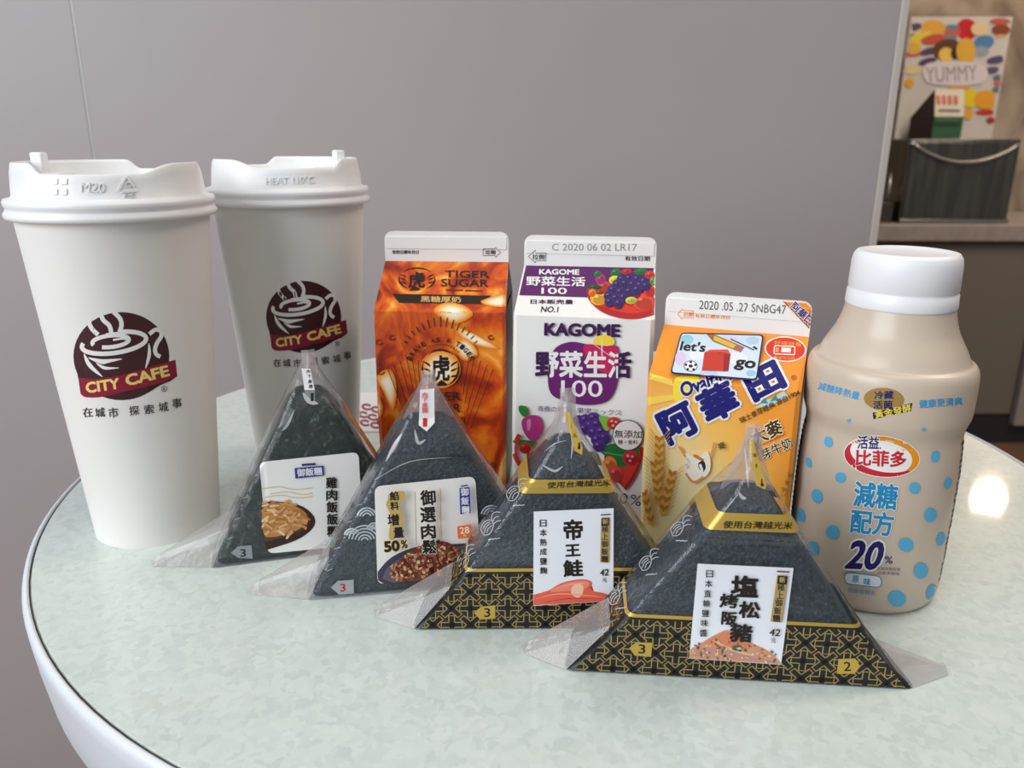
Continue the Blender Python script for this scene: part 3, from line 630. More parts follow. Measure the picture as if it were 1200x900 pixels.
P.blob([(290, 600), (330, 540), (300, 480), (370, 500), (420, 470), (440, 540), (420, 600), (350, 640)], (250, 240, 222)); P.stroke([(262, 440), (300, 500)], 22, (222, 160, 80), taper=True); P.stroke([(460, 420), (440, 500)], 20, (222, 160, 80), taper=True); P.stroke([(345, 490), (400, 520)], 30, (196, 130, 70), taper=True)
P.blob([(370, 540), (400, 520), (412, 560), (390, 585)], (40, 50, 44)); P.stroke([(350, 560), (392, 585), (380, 540)], 14, (250, 246, 236), 3); P.stroke([(300, 590), (345, 640), (400, 610)], 14, (220, 150, 80), 4); P.text('麥', 480, 445, 520, 430, 40, BRN, .02)
P.frame(740, 330, 5.217)
# gable card
P.poly(rounded([(302, 310), (810, 323), (768, 606), (236, 563)], 26), (30, 30, 70)); P.poly(rounded([(308, 318), (800, 331), (760, 594), (246, 553)], 20), (206, 220, 238))
for x, y, rx, ry, c in [(340, 355, 40, 30, (150, 200, 214)), (300, 470, 34, 44, (214, 196, 226)), (600, 360, 60, 24, (220, 204, 232)), (740, 360, 40, 24, (176, 206, 224)), (650, 470, 60, 40, (222, 228, 240)), (730, 560, 30, 20, (150, 200, 216)), (470, 560, 60, 14, (190, 200, 232)), (400, 450, 50, 30, (226, 230, 244))]: P.ell(x, y, rx, ry, c, n=18)
P.text("let's", 300, 391, 455, 402, 60, BK, .03, shear=.18); P.text('go', 630, 505, 757, 520, 68, BK, .035, shear=.18)
P.ell(362, 516, 42, 34, BK, n=24); P.ell(362, 516, 38, 30, (236, 236, 236), n=24); P.ell(362, 516, 14, 11, BK, n=6)
for k in range(5): P.ell(362 + 30 * math.cos(k * 1.257 - .3), 516 + 24 * math.sin(k * 1.257 - .3), 9, 8, BK, n=6)
P.poly([(460, 322), (505, 322), (690, 400), (668, 432), (500, 366)], (150, 110, 40)); P.poly([(505, 330), (640, 386), (622, 408), (502, 358)], (226, 180, 66)); P.poly([(640, 386), (688, 402), (668, 430), (626, 410)], (170, 104, 84))
P.stroke([(605, 350), (750, 418)], 6, BK); P.stroke([(745, 398), (768, 412)], 12, BK)
P.poly([(446, 432), (565, 426), (562, 548), (430, 544)], (196, 60, 44)); P.poly([(565, 426), (606, 444), (592, 548), (562, 548)], (150, 38, 34)); P.poly([(446, 432), (480, 416), (590, 414), (606, 444), (565, 430)], (214, 84, 60))
P.build('printed_artwork', body)

# ------------------------------------------------------------------ yogurt drink bottle
t = thing('yogurt_drink_bottle', 'squat cream plastic drink bottle with blue dots and a white cap', 'bottle', (167.0, 335.0, 0))
M_milk = mat((206, 189, 170), .3, 0, .5); M_cap = noise_mat('frosted_cap', [(.4, (236, 236, 238)), (.6, (240, 240, 242))], scale=20, rough=.4)
prof = [(25, 1.2), (29, 0), (30.6, .4), (32.2, 2.6), (33.0, 6), (33.6, 14), (33.8, 40), (33.7, 62), (33.0, 74), (32.5, 79), (32.7, 82.5), (33.6, 85.5), (34.4, 88.5), (34.6, 94), (34.6, 102), (34.4, 106), (33.8, 108.4), (32.8, 109.9), (31.7, 110.5), (30.9, 111.0), (30.2, 112.2), (28.4, 116), (26.2, 120), (24.4, 123.5), (22.9, 128), (22.0, 132), (21.2, 136)]
bb = mk('bottle_body', *revolve([(p[0], p[1]) for p in smooth_pts(prof, 3)], 128), M_milk, t, smooth=True)
cp_ = mk('cap', *revolve([(20.4, 133.0), (21.9, 133.4), (22.2, 134.2), (21.9, 139.6), (21.4, 140.2), (21.5, 141.0), (21.8, 141.4), (21.5, 152), (21.0, 154.6), (19.8, 156.2), (18.0, 156.5), (17.2, 156.0), (4, 155.8)], 96), M_cap, t, smooth=True, angle=60)
BLU, NV = (58, 156, 206), (34, 26, 100)
P = Print(t, [bb], curved=5); P.frame(920, 420, 5.217)
P.text('減糖降熱量', 202, 166, 455, 232, 50, BLU, .02)
P.ell(605, 250, 124, 70, (160, 128, 62), 4, n=30); P.text('冷藏', 545, 226, 664, 222, 50, NV, .03); P.text('活菌', 538, 284, 658, 282, 50, NV, .03)
P.poly([(535, 332), (778, 272), (770, 322), (540, 372)], (40, 34, 40)); P.text('黃金發酵', 548, 346, 770, 300, 48, (236, 214, 90), .018)
P.text('健康更清爽', 820, 280, 1086, 260, 52, BLU, .02)
P.ell(592, 600, 236, 128, WHT, 6, n=40)
UR, LL = [((780, 700), (400, 500))], [((400, 500), (780, 700))]
P.ell(592, 600, 230, 123, (196, 30, 44), 6, n=48, clip=LL); P.ell(592, 600, 230, 123, (232, 146, 30), 6, n=48, clip=UR)
P.ell(606, 586, 210, 108, WHT, 10, n=48, clip=LL); P.ell(572, 612, 206, 110, WHT, 4, n=48, clip=UR)
P.text('活益', 442, 512, 575, 516, 82, NV, .028, .05, WHT); P.ell(582, 549, 5, 5, NV, n=10)
P.text('比菲多', 430, 606, 742, 618, 100, (196, 30, 44), .035, .03, WHT)
DOT = (92, 176, 216)
P.frame(0, 0, 1)
for x, y, rx, ry in [(970.6, 517.8, 5, 6.5), (947.4, 542, 3.5, 6.5), (984.8, 559.5, 6.2, 6.2), (957.4, 581.5, 6.5, 8.6), (1096.3, 535, 5, 7), (1111, 566, 4.4, 7), (1072, 572, 6.8, 6.8), (994.4, 492.8, 2.2, 2), (1082.5, 503.4, 2.5, 2), (938.6, 603.7, 4.8, 8.6), (976, 623.6, 8.2, 8.2), (952.6, 643, 7, 9), (1061.8, 638.6, 9, 8.2), (1090.6, 603.7, 7.4, 8.6), (1102.7, 631.5, 5, 8.4), (1079.5, 668.9, 8.5, 9.6), (1092, 694, 6, 10), (1051.3, 701.8, 10.6, 9.4)]:
    P.ell(x, y, rx, ry, DOT, 15 if x > 1030 else -15, n=20)
P.frame(920, 560, 5.217)
P.text('減糖', 420, 96, 690, 120, 160, (30, 140, 190), .03, .035, WHT); P.text('配方', 400, 262, 664, 288, 148, (30, 140, 190), .03, .035, WHT)
P.text('20', 385, 468, 600, 478, 180, NV, .035, .05, WHT, shear=.25); P.text('%', 608, 500, 658, 504, 46, NV, .01)
P.text('比較本廠其他', 566, 553, 704, 560, 20, (120, 104, 130), .006); P.text('比菲多原味', 566, 580, 700, 588, 20, (120, 104, 130), .006)
P.poly(rounded([(362, 575), (592, 600), (592, 676), (362, 648)], 40, 6), (70, 140, 180)); P.poly(rounded([(367, 581), (587, 605), (587, 670), (367, 643)], 34, 6), (226, 232, 238)); P.text('原', 410, 618, 452, 620, 44, BLU, .03); P.text('味', 480, 634, 524, 638, 46, BLU, .03)
P.text('低脂發酵乳', 382, 684, 556, 708, 28, (92, 150, 178), .01)
P.build('printed_label', bb)
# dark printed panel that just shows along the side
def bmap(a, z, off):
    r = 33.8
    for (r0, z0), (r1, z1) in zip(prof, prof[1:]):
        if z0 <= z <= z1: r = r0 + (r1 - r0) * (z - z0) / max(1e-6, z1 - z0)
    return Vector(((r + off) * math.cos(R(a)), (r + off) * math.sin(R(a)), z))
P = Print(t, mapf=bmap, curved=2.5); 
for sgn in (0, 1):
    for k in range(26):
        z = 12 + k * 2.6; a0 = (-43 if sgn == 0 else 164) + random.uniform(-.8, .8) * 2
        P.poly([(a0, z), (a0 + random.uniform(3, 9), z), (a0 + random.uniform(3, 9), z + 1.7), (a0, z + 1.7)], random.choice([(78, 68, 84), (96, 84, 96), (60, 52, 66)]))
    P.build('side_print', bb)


# ------------------------------------------------------------------ wrapped rice balls
M_nori = noise_mat('nori', [(.30, (9, 15, 19)), (.47, (24, 35, 42)), (.58, (36, 49, 57)), (.72, (66, 82, 92))], scale=800, detail=8, rough=.5, bump=.8, bscale=420)
M_nori_g = noise_mat('crumbly_nori', [(.32, (4, 8, 7)), (.50, (14, 24, 18)), (.60, (30, 46, 30)), (.70, (84, 100, 70))], scale=330, detail=8, rough=.34, bump=1.0, bscale=140)
M_film = film_mat('clear_film', .042); M_ear = film_mat('cloudy_film', .26, (222, 216, 212))
M_tip = film_mat('folded_film', .42, (206, 192, 188)); M_glint = film_mat('glint_film', .5, (232, 232, 234))
M_gold = mat((196, 164, 76), .34, .4); M_black = mat((20, 19, 18), .45); M_goldink = mat((176, 152, 92), .42, .3)

def section(w_, t_, z, r, n=3):
    r = min(r, w_ * .95, t_ * .95); out = []
    for cx, cy, a0 in ((w_ - r, -t_ + r, -90), (w_ - r, t_ - r, 0), (-w_ + r, t_ - r, 90), (-w_ + r, -t_ + r, 180)):
        for k in range(n + 1):
            a = R(a0 + 90 * k / n); out.append((cx + r * math.cos(a), cy + r * math.sin(a), z))
    return out
def loft(secs, cap0=True, cap1=True):
    V = [p for s in secs for p in s]; n = len(secs[0]); Fc = []
    for i in range(len(secs) - 1):
        for k in range(n): Fc.append((i * n + k, i * n + (k + 1) % n, (i + 1) * n + (k + 1) % n, (i + 1) * n + k))
    if cap0: Fc.append(tuple(range(n))[::-1])
    if cap1: Fc.append(tuple(range((len(secs) - 1) * n, len(secs) * n)))
    return V, Fc

def rice_ball(label, x, y, yaw, a, H, Hc, T, core_mat, rough=0.0, ears=(1, 1), Za=None, flare=0.0):
    """front bottom edge centre at (x, y); a half width, H film height, Hc filling height, T thickness"""
    t = thing('wrapped_rice_ball', label, 'rice ball', (x + math.sin(yaw) * T / 2, y + math.cos(yaw) * T / 2, 0), yaw, 'triangular rice balls in clear film')
    zk = Hc * .80
    Za = Za or H + 2
    def hw(z): return math.hypot(max(0, a * (1 - z / Za)), 4.0 - 2.2 * z / H)
    def ht_(z):
        if z <= zk: return T / 2
        u = (z - zk) / (H - zk); return max(1.0, T / 2 * (1 - u ** 1.5) + 1.0)
    # filling
    n = 26; secs = []
    for i in range(n + 1):
        z = 1.2 + (Hc - 1.2) * i / n; u = max(0, (z - (Hc - 9)) / 9); k = math.sqrt(max(.02, 1 - u * u))
        b = min(1, .82 + z / 14); secs.append(section((hw(z) - 1.8) * (k * .35 + .65 if u > 0 else 1) * min(1, .95 + z / 40), max(2, (ht_(z) - 1.3) * (k * .8 + .2)), z, 3.8, 4))
    V, Fc = loft(secs); V = [(p[0] - .8, p[1], p[2]) for p in V]
    rnd = random.Random(int(a * 10)); 
    if rough: V = [(p[0] + rnd.uniform(-rough, 0) * math.copysign(1, p[0]), p[1] - rnd.uniform(-rough, 0) * math.copysign(1, p[1]) * -1, p[2]) for p in V]
    core = mk('nori_rice_body', V, Fc, core_mat, t, smooth=True)
    # film
    zs = sorted(set([0, .4, 1.6] + [H * k / 24 for k in range(1, 25)] + [zk]))
    def fsec(z, o=0.0):
        f = max(0, 1 - z / 14) ** 2
        return [(p[0] + math.copysign(flare * f if p[1] < 0 else -.4 * flare * f, p[0]), p[1], p[2]) for p in section(hw(z) + o, ht_(z) + o, z, 3.2 + o)]
    V, Fc = loft([fsec(z) for z in zs]); film = mk('clear_wrapper', V, Fc, M_film, t, smooth=True)
    # folded film inside the empty tip, and the sealed ribbon standing on it
    zb_ = Hc - 3
    mk('film_fold', [(-hw(zb_) * .92, .6, zb_), (hw(zb_) * .92, .6, zb_), (2.2, .2, H - 1), (-2.2, .2, H - 1)], [(0, 1, 2, 3)], M_tip, film)
    mk('sealed_tip', [(-1.8, -2.2, H - 11), (4.6, -2.0, H - 12), (3.4, -.4, H + 2.6), (-2.8, -.4, H + 2.2), (0, -3.4, H - 12), (.4, -1.2, H + 2.4)], [(0, 4, 5, 3), (4, 1, 2, 5)], M_tip, film)
    # gusset ears folded out at the bottom corners
    for s, on in ((-1, ears[0]), (1, ears[1])):
        if not on: continue
        xc = s * hw(0); ln = 17.0 * on + flare; f_, m_, b_ = -T / 2 + .5, 0, T / 2 - 1.5
        z1 = 19.0 if s < 0 else 6.0; xm = s * (hw(z1) - .2)
        V = [(xc + s * (flare - 1), f_, .3), (xc - s * 1, b_, .3), (xm, -T / 2 + 4, z1), (xm, T / 2 - 4, z1), (xc + s * ln, f_ + 9, .3), (xc + s * (ln - 1.5), f_ + 12, 4.2), (xc + s * (ln + 1.5), f_ + 15, .3)]
        Fc = [(0, 4, 5, 2), (2, 5, 6, 3), (3, 6, 1), (0, 1, 6, 4), (4, 6, 5)]
        if s < 0: Fc = [q[::-1] for q in Fc]
        mk('film_ear', V, Fc, M_ear, t)
    def ring(name, z0, z1, m, off, parent=film, nz=6):
        V, Fc = loft([fsec(z0 + (z1 - z0) * k / nz, off) for k in range(nz + 1)], False, False)
        return mk(name, V, Fc, m, parent, smooth=True)
    def front(u, v, off): return Vector((u, -ht_(v) - off, v))
    sl = math.hypot(a, Za)
    def left(u, v, off):     # u back from the front edge, v height
        nx, nz = -Za / sl, a / sl
        return Vector((-hw(v) + nx * off, -T / 2 + u, v + nz * off))
    def right(u, v, off):
        nx, nz = Za / sl, a / sl
        return Vector((hw(v) + nx * off, -T / 2 + u, v + nz * off))
    return t, core, film, ring, front, left, right, hw

def lattice(t, film, mapf, hw, T, ztop, side, parent):
    P = Print(t, mapf=mapf); P.base = .14; P.step = 0.0; s = 8.0
    a0 = hw(0)
    def bar(cx, cy, ang, L_, wd, c):
        ca, sa = math.cos(R(ang)), math.sin(R(ang)); pts = []
        for u, v in ((-L_, -wd), (L_, -wd), (L_, wd), (-L_, wd)): pts.append((cx + u * ca - v * sa, cy + u * sa + v * ca))
        if side: clip = [((T - 2.4, 1), (T - 2.4, 0)), ((2.4, 0), (2.4, 1)), ((0, .8), (-1, .8)), ((0, ztop - 1), (1, ztop - 1))]
        else:
            e = 1.8
            clip = [((-hw(0) + e - 3.5, 0), (-hw(ztop) + e, ztop)), ((hw(ztop) - e, ztop), (hw(0) - e + 3.5, 0)), ((1, .8), (0, .8)), ((0, ztop - 1), (1, ztop - 1))]
            clip = [(p, q) for p, q in clip]
        # the frame has y up, so "right of" flips: swap
        clip = [(q, p) for p, q in clip]
        P.n = 0 if c is M_goldink else .04
        P.add(pts, [(0, 1, 2, 3)], c, clip)
    rng = range(-10, 11) if not side else range(0, 5)
    for gold in (True, False):
        for i in rng:
            for j in range(0, 6):
                cx, cy = i * s + (0 if not side else 1), 2.5 + j * s
                if cy > ztop + 4 or (not side and abs(cx) > hw(max(0, cy)) + 6): continue
                pl = (i + j) % 2 == 0
                for ang in ((0, 90) if pl else (45, 135)):
                    L_ = 4.3 if pl else 4.9
                    bar(cx, cy, ang, L_ + (.32 if gold else 0), 1.42 if gold else 1.0, M_goldink if gold else M_black)
    return P.build('lattice_print', parent)

def squid(P, x, y, k, ang, c=(196, 198, 200)):
    ca, sa = math.cos(R(ang)) * k, math.sin(R(ang)) * k
    f = lambda pts: [(x + u * ca - v * sa, y + u * sa + v * ca) for u, v in pts]
    w_ = .08 * k * 10
    P.stroke(f([(-10, 2), (-6, -6), (4, -7), (10, -1), (4, 5), (-5, 6), (-10, 2)]), w_, c, 4)
    P.stroke(f([(-8, 0), (0, -2), (6, 0)]), w_, c, 4); P.stroke(f([(-6, 3), (0, 1), (5, 3)]), w_, c, 4); P.stroke(f([(-4, -4), (2, -4.5), (7, -2)]), w_, c, 3)
    P.stroke(f([(10, -1), (16, -5), (21, -3), (24, 2)]), w_, c, 4); P.stroke(f([(9, 1), (15, 0), (19, 3)]), w_, c, 4); P.stroke(f([(8, 3), (13, 5), (16, 8)]), w_, c, 4)
    for q in range(3): P.stroke(f([(-12 + q * 3.2, 9 + q * 3.5), (-8 + q * 3.2, 12 + q * 3.6)]), w_ * 1.3, c)

def film_glints(t, film, segs):
    # painted glints along the creases: pale cloudy strokes laid on the film
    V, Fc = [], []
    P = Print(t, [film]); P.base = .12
    for pts, wd in segs: P.stroke(pts, wd, M_glint, 4, taper=True); P.build('film_glint', film)

# --- chicken rice ball
t, core, film, ring, fr, lf_, rt_, hw = rice_ball('film-wrapped rice ball in front of the coffee cups, round-cornered label with shredded chicken', -95.5, 356.5, R(-16.0), 53.5, 101, 85, 29, M_nori_g, rough=1.0, ears=(1.6, 0))
lab = Print(t, [film]); lab.base = .25; lab.frame(180, 400, 3.2148)
lab.poly(rounded([(398, 455), (772, 417), (792, 765), (430, 800)], 26, 5), mat((236, 235, 232), .35)); lb = lab.build('front_label', t)
P = Print(t, [film]); P.base = .34; P.frame(180, 400, 3.2148)
for yy, a_ in ((556, 0), (575, 30), (588, 10)): P.stroke([(408 + a_, yy), (470 + a_, yy - 8), (530 + a_, yy + 2), (600, yy - 4)], 3.5, (216, 196, 140), 4)
P.poly(smooth_pts([(410, 606), (480, 604), (560, 622), (606, 664), (598, 706), (540, 748), (440, 782)], 5) + [(424, 786)], (58, 34, 32)); P.poly(smooth_pts([(412, 622), (480, 616), (550, 634), (588, 668), (560, 712), (440, 752)], 5) + [(420, 755)], (92, 58, 46))
rr = random.Random(3)
P.blob([(412, 630), (460, 606), (530, 620), (575, 650), (570, 690), (520, 720), (440, 738), (414, 720)], (190, 134, 78))
for i in range(70):
    x, y = rr.uniform(412, 575), rr.uniform(602, 738)
    if (x - 470) ** 2 / 108 ** 2 + (y - 668) ** 2 / 70 ** 2 > 1: continue
    an = rr.uniform(-60, 40); L_ = rr.uniform(10, 22); P.stroke([(max(408, x - L_ * math.cos(R(an))), y - L_ * math.sin(R(an))), (x + L_ * math.cos(R(an)), y + L_ * math.sin(R(an)))], rr.uniform(11, 18), rr.choice([(226, 178, 116), (206, 146, 82), (236, 202, 150), (178, 116, 62), (214, 160, 100)]), taper=True)
P.poly([(531, 478), (640, 468), (642, 506), (534, 517)], (58, 56, 140)); P.text('御飯糰', 540, 496, 634, 488, 30, WHT, .02); P.stroke([(558, 466), (610, 462)], 8, (50, 50, 90))
P.col('雞肉飯飯糰', 670, 533, 674, 716, 43, BK, .03)
P.build('label_print', lb)
P = Print(t, [film]); P.frame(180, 400, 3.2148); P.poly([(291, 797), (318, 772), (369, 768), (373, 819), (320, 816)], (142, 150, 154)); P.text('3', 326, 798, 348, 797, 30, (36, 36, 40), .02); P.build('number_tab', film)
P.frame(330, 400, 11.257); P.poly([(262, 355), (380, 365), (437, 640), (303, 642)], (226, 224, 226)); P.poly([(303, 642), (437, 640), (442, 800), (424, 845), (310, 782)], (124, 130, 136)); P.col('向下撕開', 355, 395, 385, 595, 46, BK, .02); P.text('1', 385, 735, 420, 735, 110, BK, .02); P.build('tear_strip', film)
P.frame(180, 400, 3.2148)
for x, y, k, an in [(412, 388, .8, -55), (374, 485, 1.0, -60), (332, 568, 1.1, -60), (298, 650, 1.1, -65), (272, 728, .9, -70)]: squid(P, x, y, k * 1.45, an, (170, 176, 178)); P.build('squid_sketch', film)
mk('side_patch', [rt_(5, 12, .3), rt_(24, 12, .3), rt_(24, 74, .3), rt_(5, 74, .3)], [(0, 1, 2, 3)], noise_mat('brown_mottle', [(.35, (110, 58, 20)), (.6, (176, 104, 44))], scale=200), film)  # mottled orange-brown patch on the right face of the film

film_glints(t, film, [([(257, 622), (262, 602), (273, 584)], 5), ([(285, 562), (297, 541), (306, 521)], 4), ([(355, 460), (362, 470), (373, 473)], 6), ([(330, 505), (337, 498), (345, 480)], 3)])

# --- pork floss rice ball
t, core, film, ring, fr, lf_, rt_, hw = rice_ball('film-wrapped rice ball with a round-cornered label of meat floss and an orange price square', -35.5, 323.5, R(-9.4), 58.5, 100.5, 83, 28, M_nori, ears=(1.5, 0))
lab = Print(t, [film]); lab.base = .25; lab.frame(400, 540, 5)
lab.poly(rounded([(194, 150), (784, 90), (822, 668), (212, 724)], 44, 5), mat((234, 231, 226), .35)); lb = lab.build('front_label', t)
P = Print(t, [film]); P.base = .34; P.frame(400, 540, 5)
P.poly([(212, 668)] + smooth_pts([(214, 650), (270, 585), (340, 540), (460, 500), (640, 488), (800, 480)], 5) + [(812, 640), (780, 672), (250, 722), (216, 700)], (70, 62, 80)); P.poly([(240, 690)] + smooth_pts([(260, 640), (330, 580), (460, 520), (640, 502), (790, 500)], 5) + [(800, 640), (500, 696), (300, 714)], (104, 92, 108))
P.blob([(300, 690), (330, 600), (400, 535), (500, 485), (600, 472), (690, 520), (700, 600), (600, 660), (430, 705)], (140, 78, 60))
for i in range(620):
    x, y = rr.uniform(290, 720), rr.uniform(465, 712)
    if y < 470 + abs(x - 560) ** 1.5 * .034 or y > 712 - max(0, x - 300) * .16: continue
    P.ell(x, y, rr.uniform(7, 14), rr.uniform(5, 10), rr.choice([(128, 62, 50), (196, 140, 96), (226, 186, 140), (150, 84, 66), (104, 46, 42), (210, 160, 110), (176, 108, 84)]), rr.uniform(0, 180), n=7)
P.stroke([(432, 180), (440, 492)], 4, (196, 140, 110)); P.stroke([(580, 160), (586, 470)], 4, (196, 140, 110))
P.blob([(285, 190), (365, 178), (368, 220), (345, 245), (350, 300), (365, 330), (345, 420), (300, 465), (278, 440), (290, 330), (262, 260), (272, 230)], (196, 166, 96))
for ch, x, y, s_ in [('餡', 310, 206, 54), ('料', 312, 264, 50), ('增', 304, 346, 68), ('量', 336, 420, 62)]: P.text(ch, x - s_ / 2, y + 2, x + s_ / 2, y - 2, s_, BK, .03)
P.text('50', 250, 505, 342, 496, 66, BK, .05, .04, (216, 190, 110)); P.text('%', 350, 490, 388, 487, 48, BK, .03, .04, (216, 190, 110))
for ch, x, y, s_ in [('御', 508, 216, 92), ('選', 508, 316, 92), ('肉', 510, 414, 88), ('鬆', 515, 505, 86)]: P.text(ch, x - s_ / 2, y + 3, x + s_ / 2, y - 3, s_, BK, .035, .03, (240, 232, 222))
P.poly([(692, 160), (752, 153), (758, 308), (697, 314)], (54, 54, 146)); P.col('御飯糰', 722, 183, 727, 288, 46, WHT, .02); P.stroke([(700, 150), (742, 143)], 8, (54, 54, 110))
P.poly(rounded([(678, 384), (760, 373), (766, 448), (684, 458)], 8, 3), (226, 112, 52)); P.text('28', 694, 410, 750, 404, 40, WHT, .01); P.text('元', 714, 440, 732, 438, 16, WHT, .01)
P.build('label_print', lb)
P = Print(t, [film]); P.frame(400, 540, 5)
GR = (176, 186, 190)
for x, y, rs in [(150, 330, (56, 40, 24)), (138, 470, (95, 76, 57, 38, 20)), (62, 440, (44, 30, 16)), (196, 408, (46, 32, 18)), (880, 320, (60, 44, 28))]:
    for r_ in rs: P.arc(x, y, r_, r_ * .95, 188, 345 if x != 62 else 330, 9, GR, n=14)
    P.build('wave_print', film)
P.frame(280, 430, 3.103); P.poly([(334, 802), (360, 778), (417, 774), (418, 824), (364, 828)], (160, 166, 170)); P.text('3', 368, 803, 388, 802, 30, (176, 40, 44), .02); P.build('number_tab', film)
P.frame(420, 380, 4.5); P.poly([(326, 345), (400, 338), (402, 520), (360, 565), (318, 532)], (232, 228, 228)); P.col('向下撕開', 350, 372, 350, 455, 27, (206, 60, 60), .02); P.text('1', 340, 517, 362, 517, 46, (196, 40, 40), .03); P.build('tear_strip', film)
P.frame(280, 430, 3.103)
for x, y, k, an in [(486, 390, .9, -60), (426, 482, 1.0, -58), (388, 545, 1.0, -62), (340, 640, 1.1, -65), (314, 722, 1.0, -70)]: squid(P, x, y, k * 1.45, an, (180, 186, 190)); P.build('squid_sketch', film)

film_glints(t, film, [([(381, 642), (392, 616), (406, 590)], 5), ([(452, 541), (462, 522), (471, 508)], 4), ([(486, 503), (490, 519), (499, 515)], 4), ([(440, 562), (480, 541), (530, 536)], 1.2)])

# --- the two premium ones: gold bands, black and gold lattice, square labels
def premium(label, x, y, yaw, a, H, Hc, T, zb, zl, ears, rough=0.0, Za=None):
    t, core, film, ring, fr, lf_, rt_, hw = rice_ball(label, x, y, yaw, a, H, Hc, T, M_nori, rough=rough, ears=ears, Za=Za, flare=5.0)
    gb_ = ring('gold_band', zb[0], zb[1], M_gold, .16)
    base = ring('lattice_band', .6, zl, M_black, .12)
    ring('gold_edge', zl, zl + 1.5, M_gold, .14)
    lattice(t, film, fr, hw, T, zl, False, base); lattice(t, film, lf_, hw, T, zl, True, base); lattice(t, film, rt_, hw, T, zl, True, base)
    return t, film, fr, hw, gb_

def gold_tab(P, x0, y0, x1, y1, size, quad):
    P.poly(rounded(quad, 8, 2), (176, 150, 94)); a, b, c, d = quad
    P.poly([(a[0] + 4, a[1] + 4), (b[0] - 4, b[1] + 4), (b[0] - 8, b[1] + size * 1.25), (a[0] + 0, a[1] + size * 1.25)], BK)
    P.text('新', x0 - size * .42, y0, x0 + size * .42, y0, size * .84, (196, 170, 110), .015)
    P.col('極上御飯糰', x0 + (x1 - x0) * .2, y0 + (y1 - y0) * .2, x1, y1, size, (52, 40, 24), .018)

t, film, fr, hw, base = premium('film-wrapped rice ball with gold band and salmon picture on its square white label', 22.5, 293.0, R(-1.0), 60.0, 102, 84, 28.5, (at(665, 578, 293).z, at(665, 561, 293).z), 28.0, (1.0, 0), 1.2, Za=94)
lab = Print(t, [film]); lab.base = .3; lab.frame(600, 560, 5.625); lab.poly([(143, 222), (670, 200), (668, 812), (140, 843)], mat((232, 233, 240), .35)); lb = lab.build('front_label', t)
P = Print(t, [film]); P.base = .38; P.frame(600, 560, 5.625)
P.poly([(141, 840), (143, 772)] + smooth_pts([(150, 768), (240, 742), (330, 692), (450, 668), (518, 680), (526, 708), (492, 740), (600, 758), (664, 785)], 4) + [(667, 810), (400, 826)], (226, 100, 78))
P.blob([(250, 748), (340, 700), (450, 678), (510, 690), (480, 730), (380, 745)], (236, 138, 112)); P.blob([(390, 760), (400, 715), (440, 695), (470, 720), (462, 770), (430, 790)], (240, 196, 164)); P.stroke([(150, 800), (300, 765), (480, 775), (640, 790)], 8, (244, 160, 134), 4, taper=True); P.stroke([(200, 822), (380, 796), (560, 800)], 7, (206, 64, 52), 4, taper=True); P.stroke([(280, 730), (400, 700), (500, 695)], 6, (246, 176, 150), 4, taper=True)
for ch, x, y, sx, sy in [('帝', 403, 342, 128, 138), ('王', 400, 478, 100, 80), ('鮭', 402, 596, 132, 112)]: P.text(ch, x - sx / 2, y + 3, x + sx / 2, y - 3, sy, BK, .035)
P.col('日本熟成鹽麴', 205, 300, 207, 612, 46, BK, .015)
gold_tab(P, 615, 288, 610, 535, 44, [(588, 262), (646, 260), (640, 560), (581, 558)])
P.text('42', 580, 626, 638, 622, 44, BK, .02, shear=.15); P.text('元', 596, 675, 624, 674, 28, BK, .015); P.stroke([(585, 245), (650, 240)], 8, (70, 66, 70))
P.build('label_print', lb)
P = Print(t, [film, base]); P.base = .3; P.frame(600, 560, 5.625); P.text('使用台灣越光米', 232, 50, 655, 30, 42, BK, .012, shear=.15); P.build('band_lettering', base)
P.frame(440, 450, 3); GT = (186, 156, 66); P.poly([(346, 804), (372, 783), (421, 778), (421, 825), (368, 828)], GT); P.text('3', 382, 804, 404, 803, 32, BK, .015); P.build('number_tab', film)
P.frame(600, 480, 5.625); P.poly([(335, 15), (380, 20), (466, 248), (462, 298), (412, 272), (398, 200)], GT); P.text('1', 436, 238, 452, 240, 44, BK, .02); P.col('撕開', 400, 110, 420, 170, 26, (110, 84, 30), .01); P.build('tear_strip', film)
P.frame(440, 450, 3)
for x, y, k, an in [(485, 385, 2.0, -50), (395, 505, 2.0, -55), (310, 620, 1.9, -60)]: squid(P, x, y, k * 1.45, an); P.build('squid_sketch', film)
film_glints(t, film, [([(668, 500), (671, 520), (669, 538)], 2.2), ([(636, 545), (650, 552), (660, 546)], 3), ([(637, 530), (650, 520), (664, 516)], 1)])

t, film, fr, hw, base = premium('film-wrapped rice ball with gold band and grilled pork picture on its square white label', 87.8, 259.5, R(4.6), 62.2, 99, 77, 29, (at(870, 621.5, 259.5).z, at(870, 603, 259.5).z), 26.0, (.95, .95), Za=89)
lab = Print(t, [film]); lab.base = .3; lab.frame(780, 640, 5.4545); lab.poly([(205, 112), (818, 140), (738, 758), (150, 718)], mat((232, 233, 240), .35)); lb = lab.build('front_label', t)
P = Print(t, [film]); P.base = .38; P.frame(780, 640, 5.4545)
P.poly([(150, 716)] + smooth_pts([(158, 660), (190, 640), (250, 605), (330, 560), (392, 536), (440, 560), (560, 622), (680, 684), (736, 745)], 4) + [(737, 756)], (206, 150, 120))
P.poly(smooth_pts([(240, 622), (330, 572), (392, 548), (470, 590), (560, 640), (500, 660), (380, 640)], 4), (214, 132, 96)); P.poly([(160, 700), (200, 660), (330, 640), (470, 690), (700, 735), (720, 750)], (192, 140, 124)); P.stroke([(300, 600), (420, 660), (560, 700)], 14, (232, 186, 150), 4, taper=True)
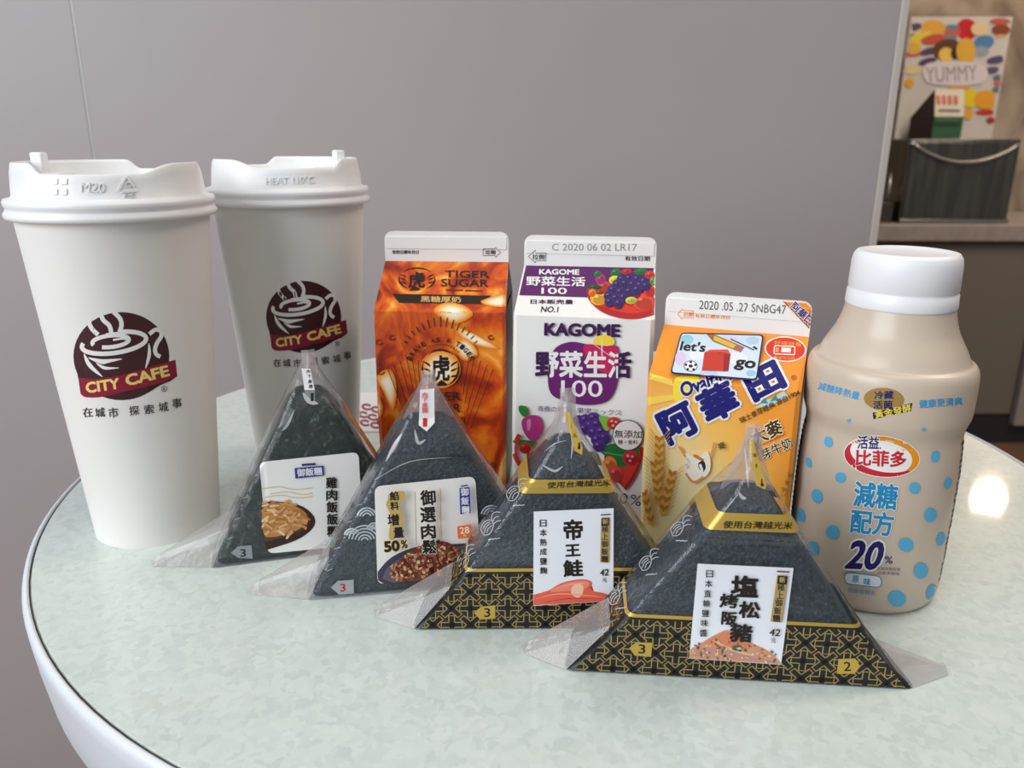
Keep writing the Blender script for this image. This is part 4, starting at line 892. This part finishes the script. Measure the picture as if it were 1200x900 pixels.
for i in range(120):
    x, y = rr.uniform(165, 710), rr.uniform(560, 745)
    if y < 545 + abs(x - 400) * .42 or y > 712 + (x - 150) * .07: continue
    P.ell(x, y, rr.uniform(5, 13), rr.uniform(4, 8), rr.choice([(232, 190, 140), (176, 108, 74), (104, 104, 60), (236, 210, 170), (150, 78, 60), (216, 160, 110), (90, 84, 50)]), rr.uniform(0, 180), n=7)
P.ell(455, 652, 32, 18, (84, 92, 60), 0, n=12); P.ell(470, 654, 16, 8, (190, 196, 170), 0, n=10)
for ch, x, y, sx, sy in [('塩', 505, 258, 178, 140), ('烤', 404, 350, 118, 92), ('松', 536, 408, 138, 110), ('阪', 408, 462, 104, 88), ('豬', 482, 556, 148, 118)]: P.text(ch, x - sx / 2, y - 4, x + sx / 2, y + 4, sy, BK, .035)
P.col('日本直輸鹽味醬', 281, 178, 241, 556, 46, BK, .015)
gold_tab(P, 746, 215, 708, 462, 46, [(714, 184), (783, 188), (742, 489), (670, 483)])
P.text('42', 664, 550, 734, 554, 46, BK, .02, shear=.15); P.text('元', 674, 602, 704, 604, 30, BK, .015); P.stroke([(712, 161), (792, 166)], 9, (70, 66, 70))
P.build('label_print', lb)
P = Print(t, [film, base]); P.base = .3; P.frame(840, 480, 5.625); P.text('使用台灣越光米', 42, 757, 500, 765, 50, BK, .012, shear=.15); P.build('band_lettering', base)
P.poly([(195, 200), (240, 205), (326, 498), (318, 527), (260, 500)], GT); P.text('1', 292, 480, 312, 482, 50, BK, .02); P.col('撕開', 250, 300, 268, 370, 26, (110, 84, 30), .01); P.build('tear_strip', film)
P.frame(600, 640, 4.6154); P.poly([(634, 551), (670, 520), (759, 522), (752, 599), (664, 592)], GT); P.text('3', 684, 556, 722, 557, 50, BK, .015); P.build('number_tab', film)
P.frame(940, 660, 5.622); P.poly([(240, 631), (350, 627), (384, 680), (345, 729), (227, 728)], GT); P.text('2', 274, 680, 322, 680, 62, BK, .015); P.build('number_tab', film)
P.frame(690, 500, 5)
for x, y, k, an in [(520, 600, 3.2, -45), (335, 800, 3.2, -52), (150, 1000, 3.2, -55)]: squid(P, x, y, k * 1.45, an); P.build('squid_sketch', film)
film_glints(t, film, [([(869, 500), (874, 535), (877, 572)], 2.6), ([(866, 577), (870, 583), (875, 584)], 4), ([(846, 603), (856, 590), (866, 578)], 1.2), ([(822, 545), (845, 528), (866, 524)], .8), ([(838, 560), (850, 545), (864, 550)], .8)])
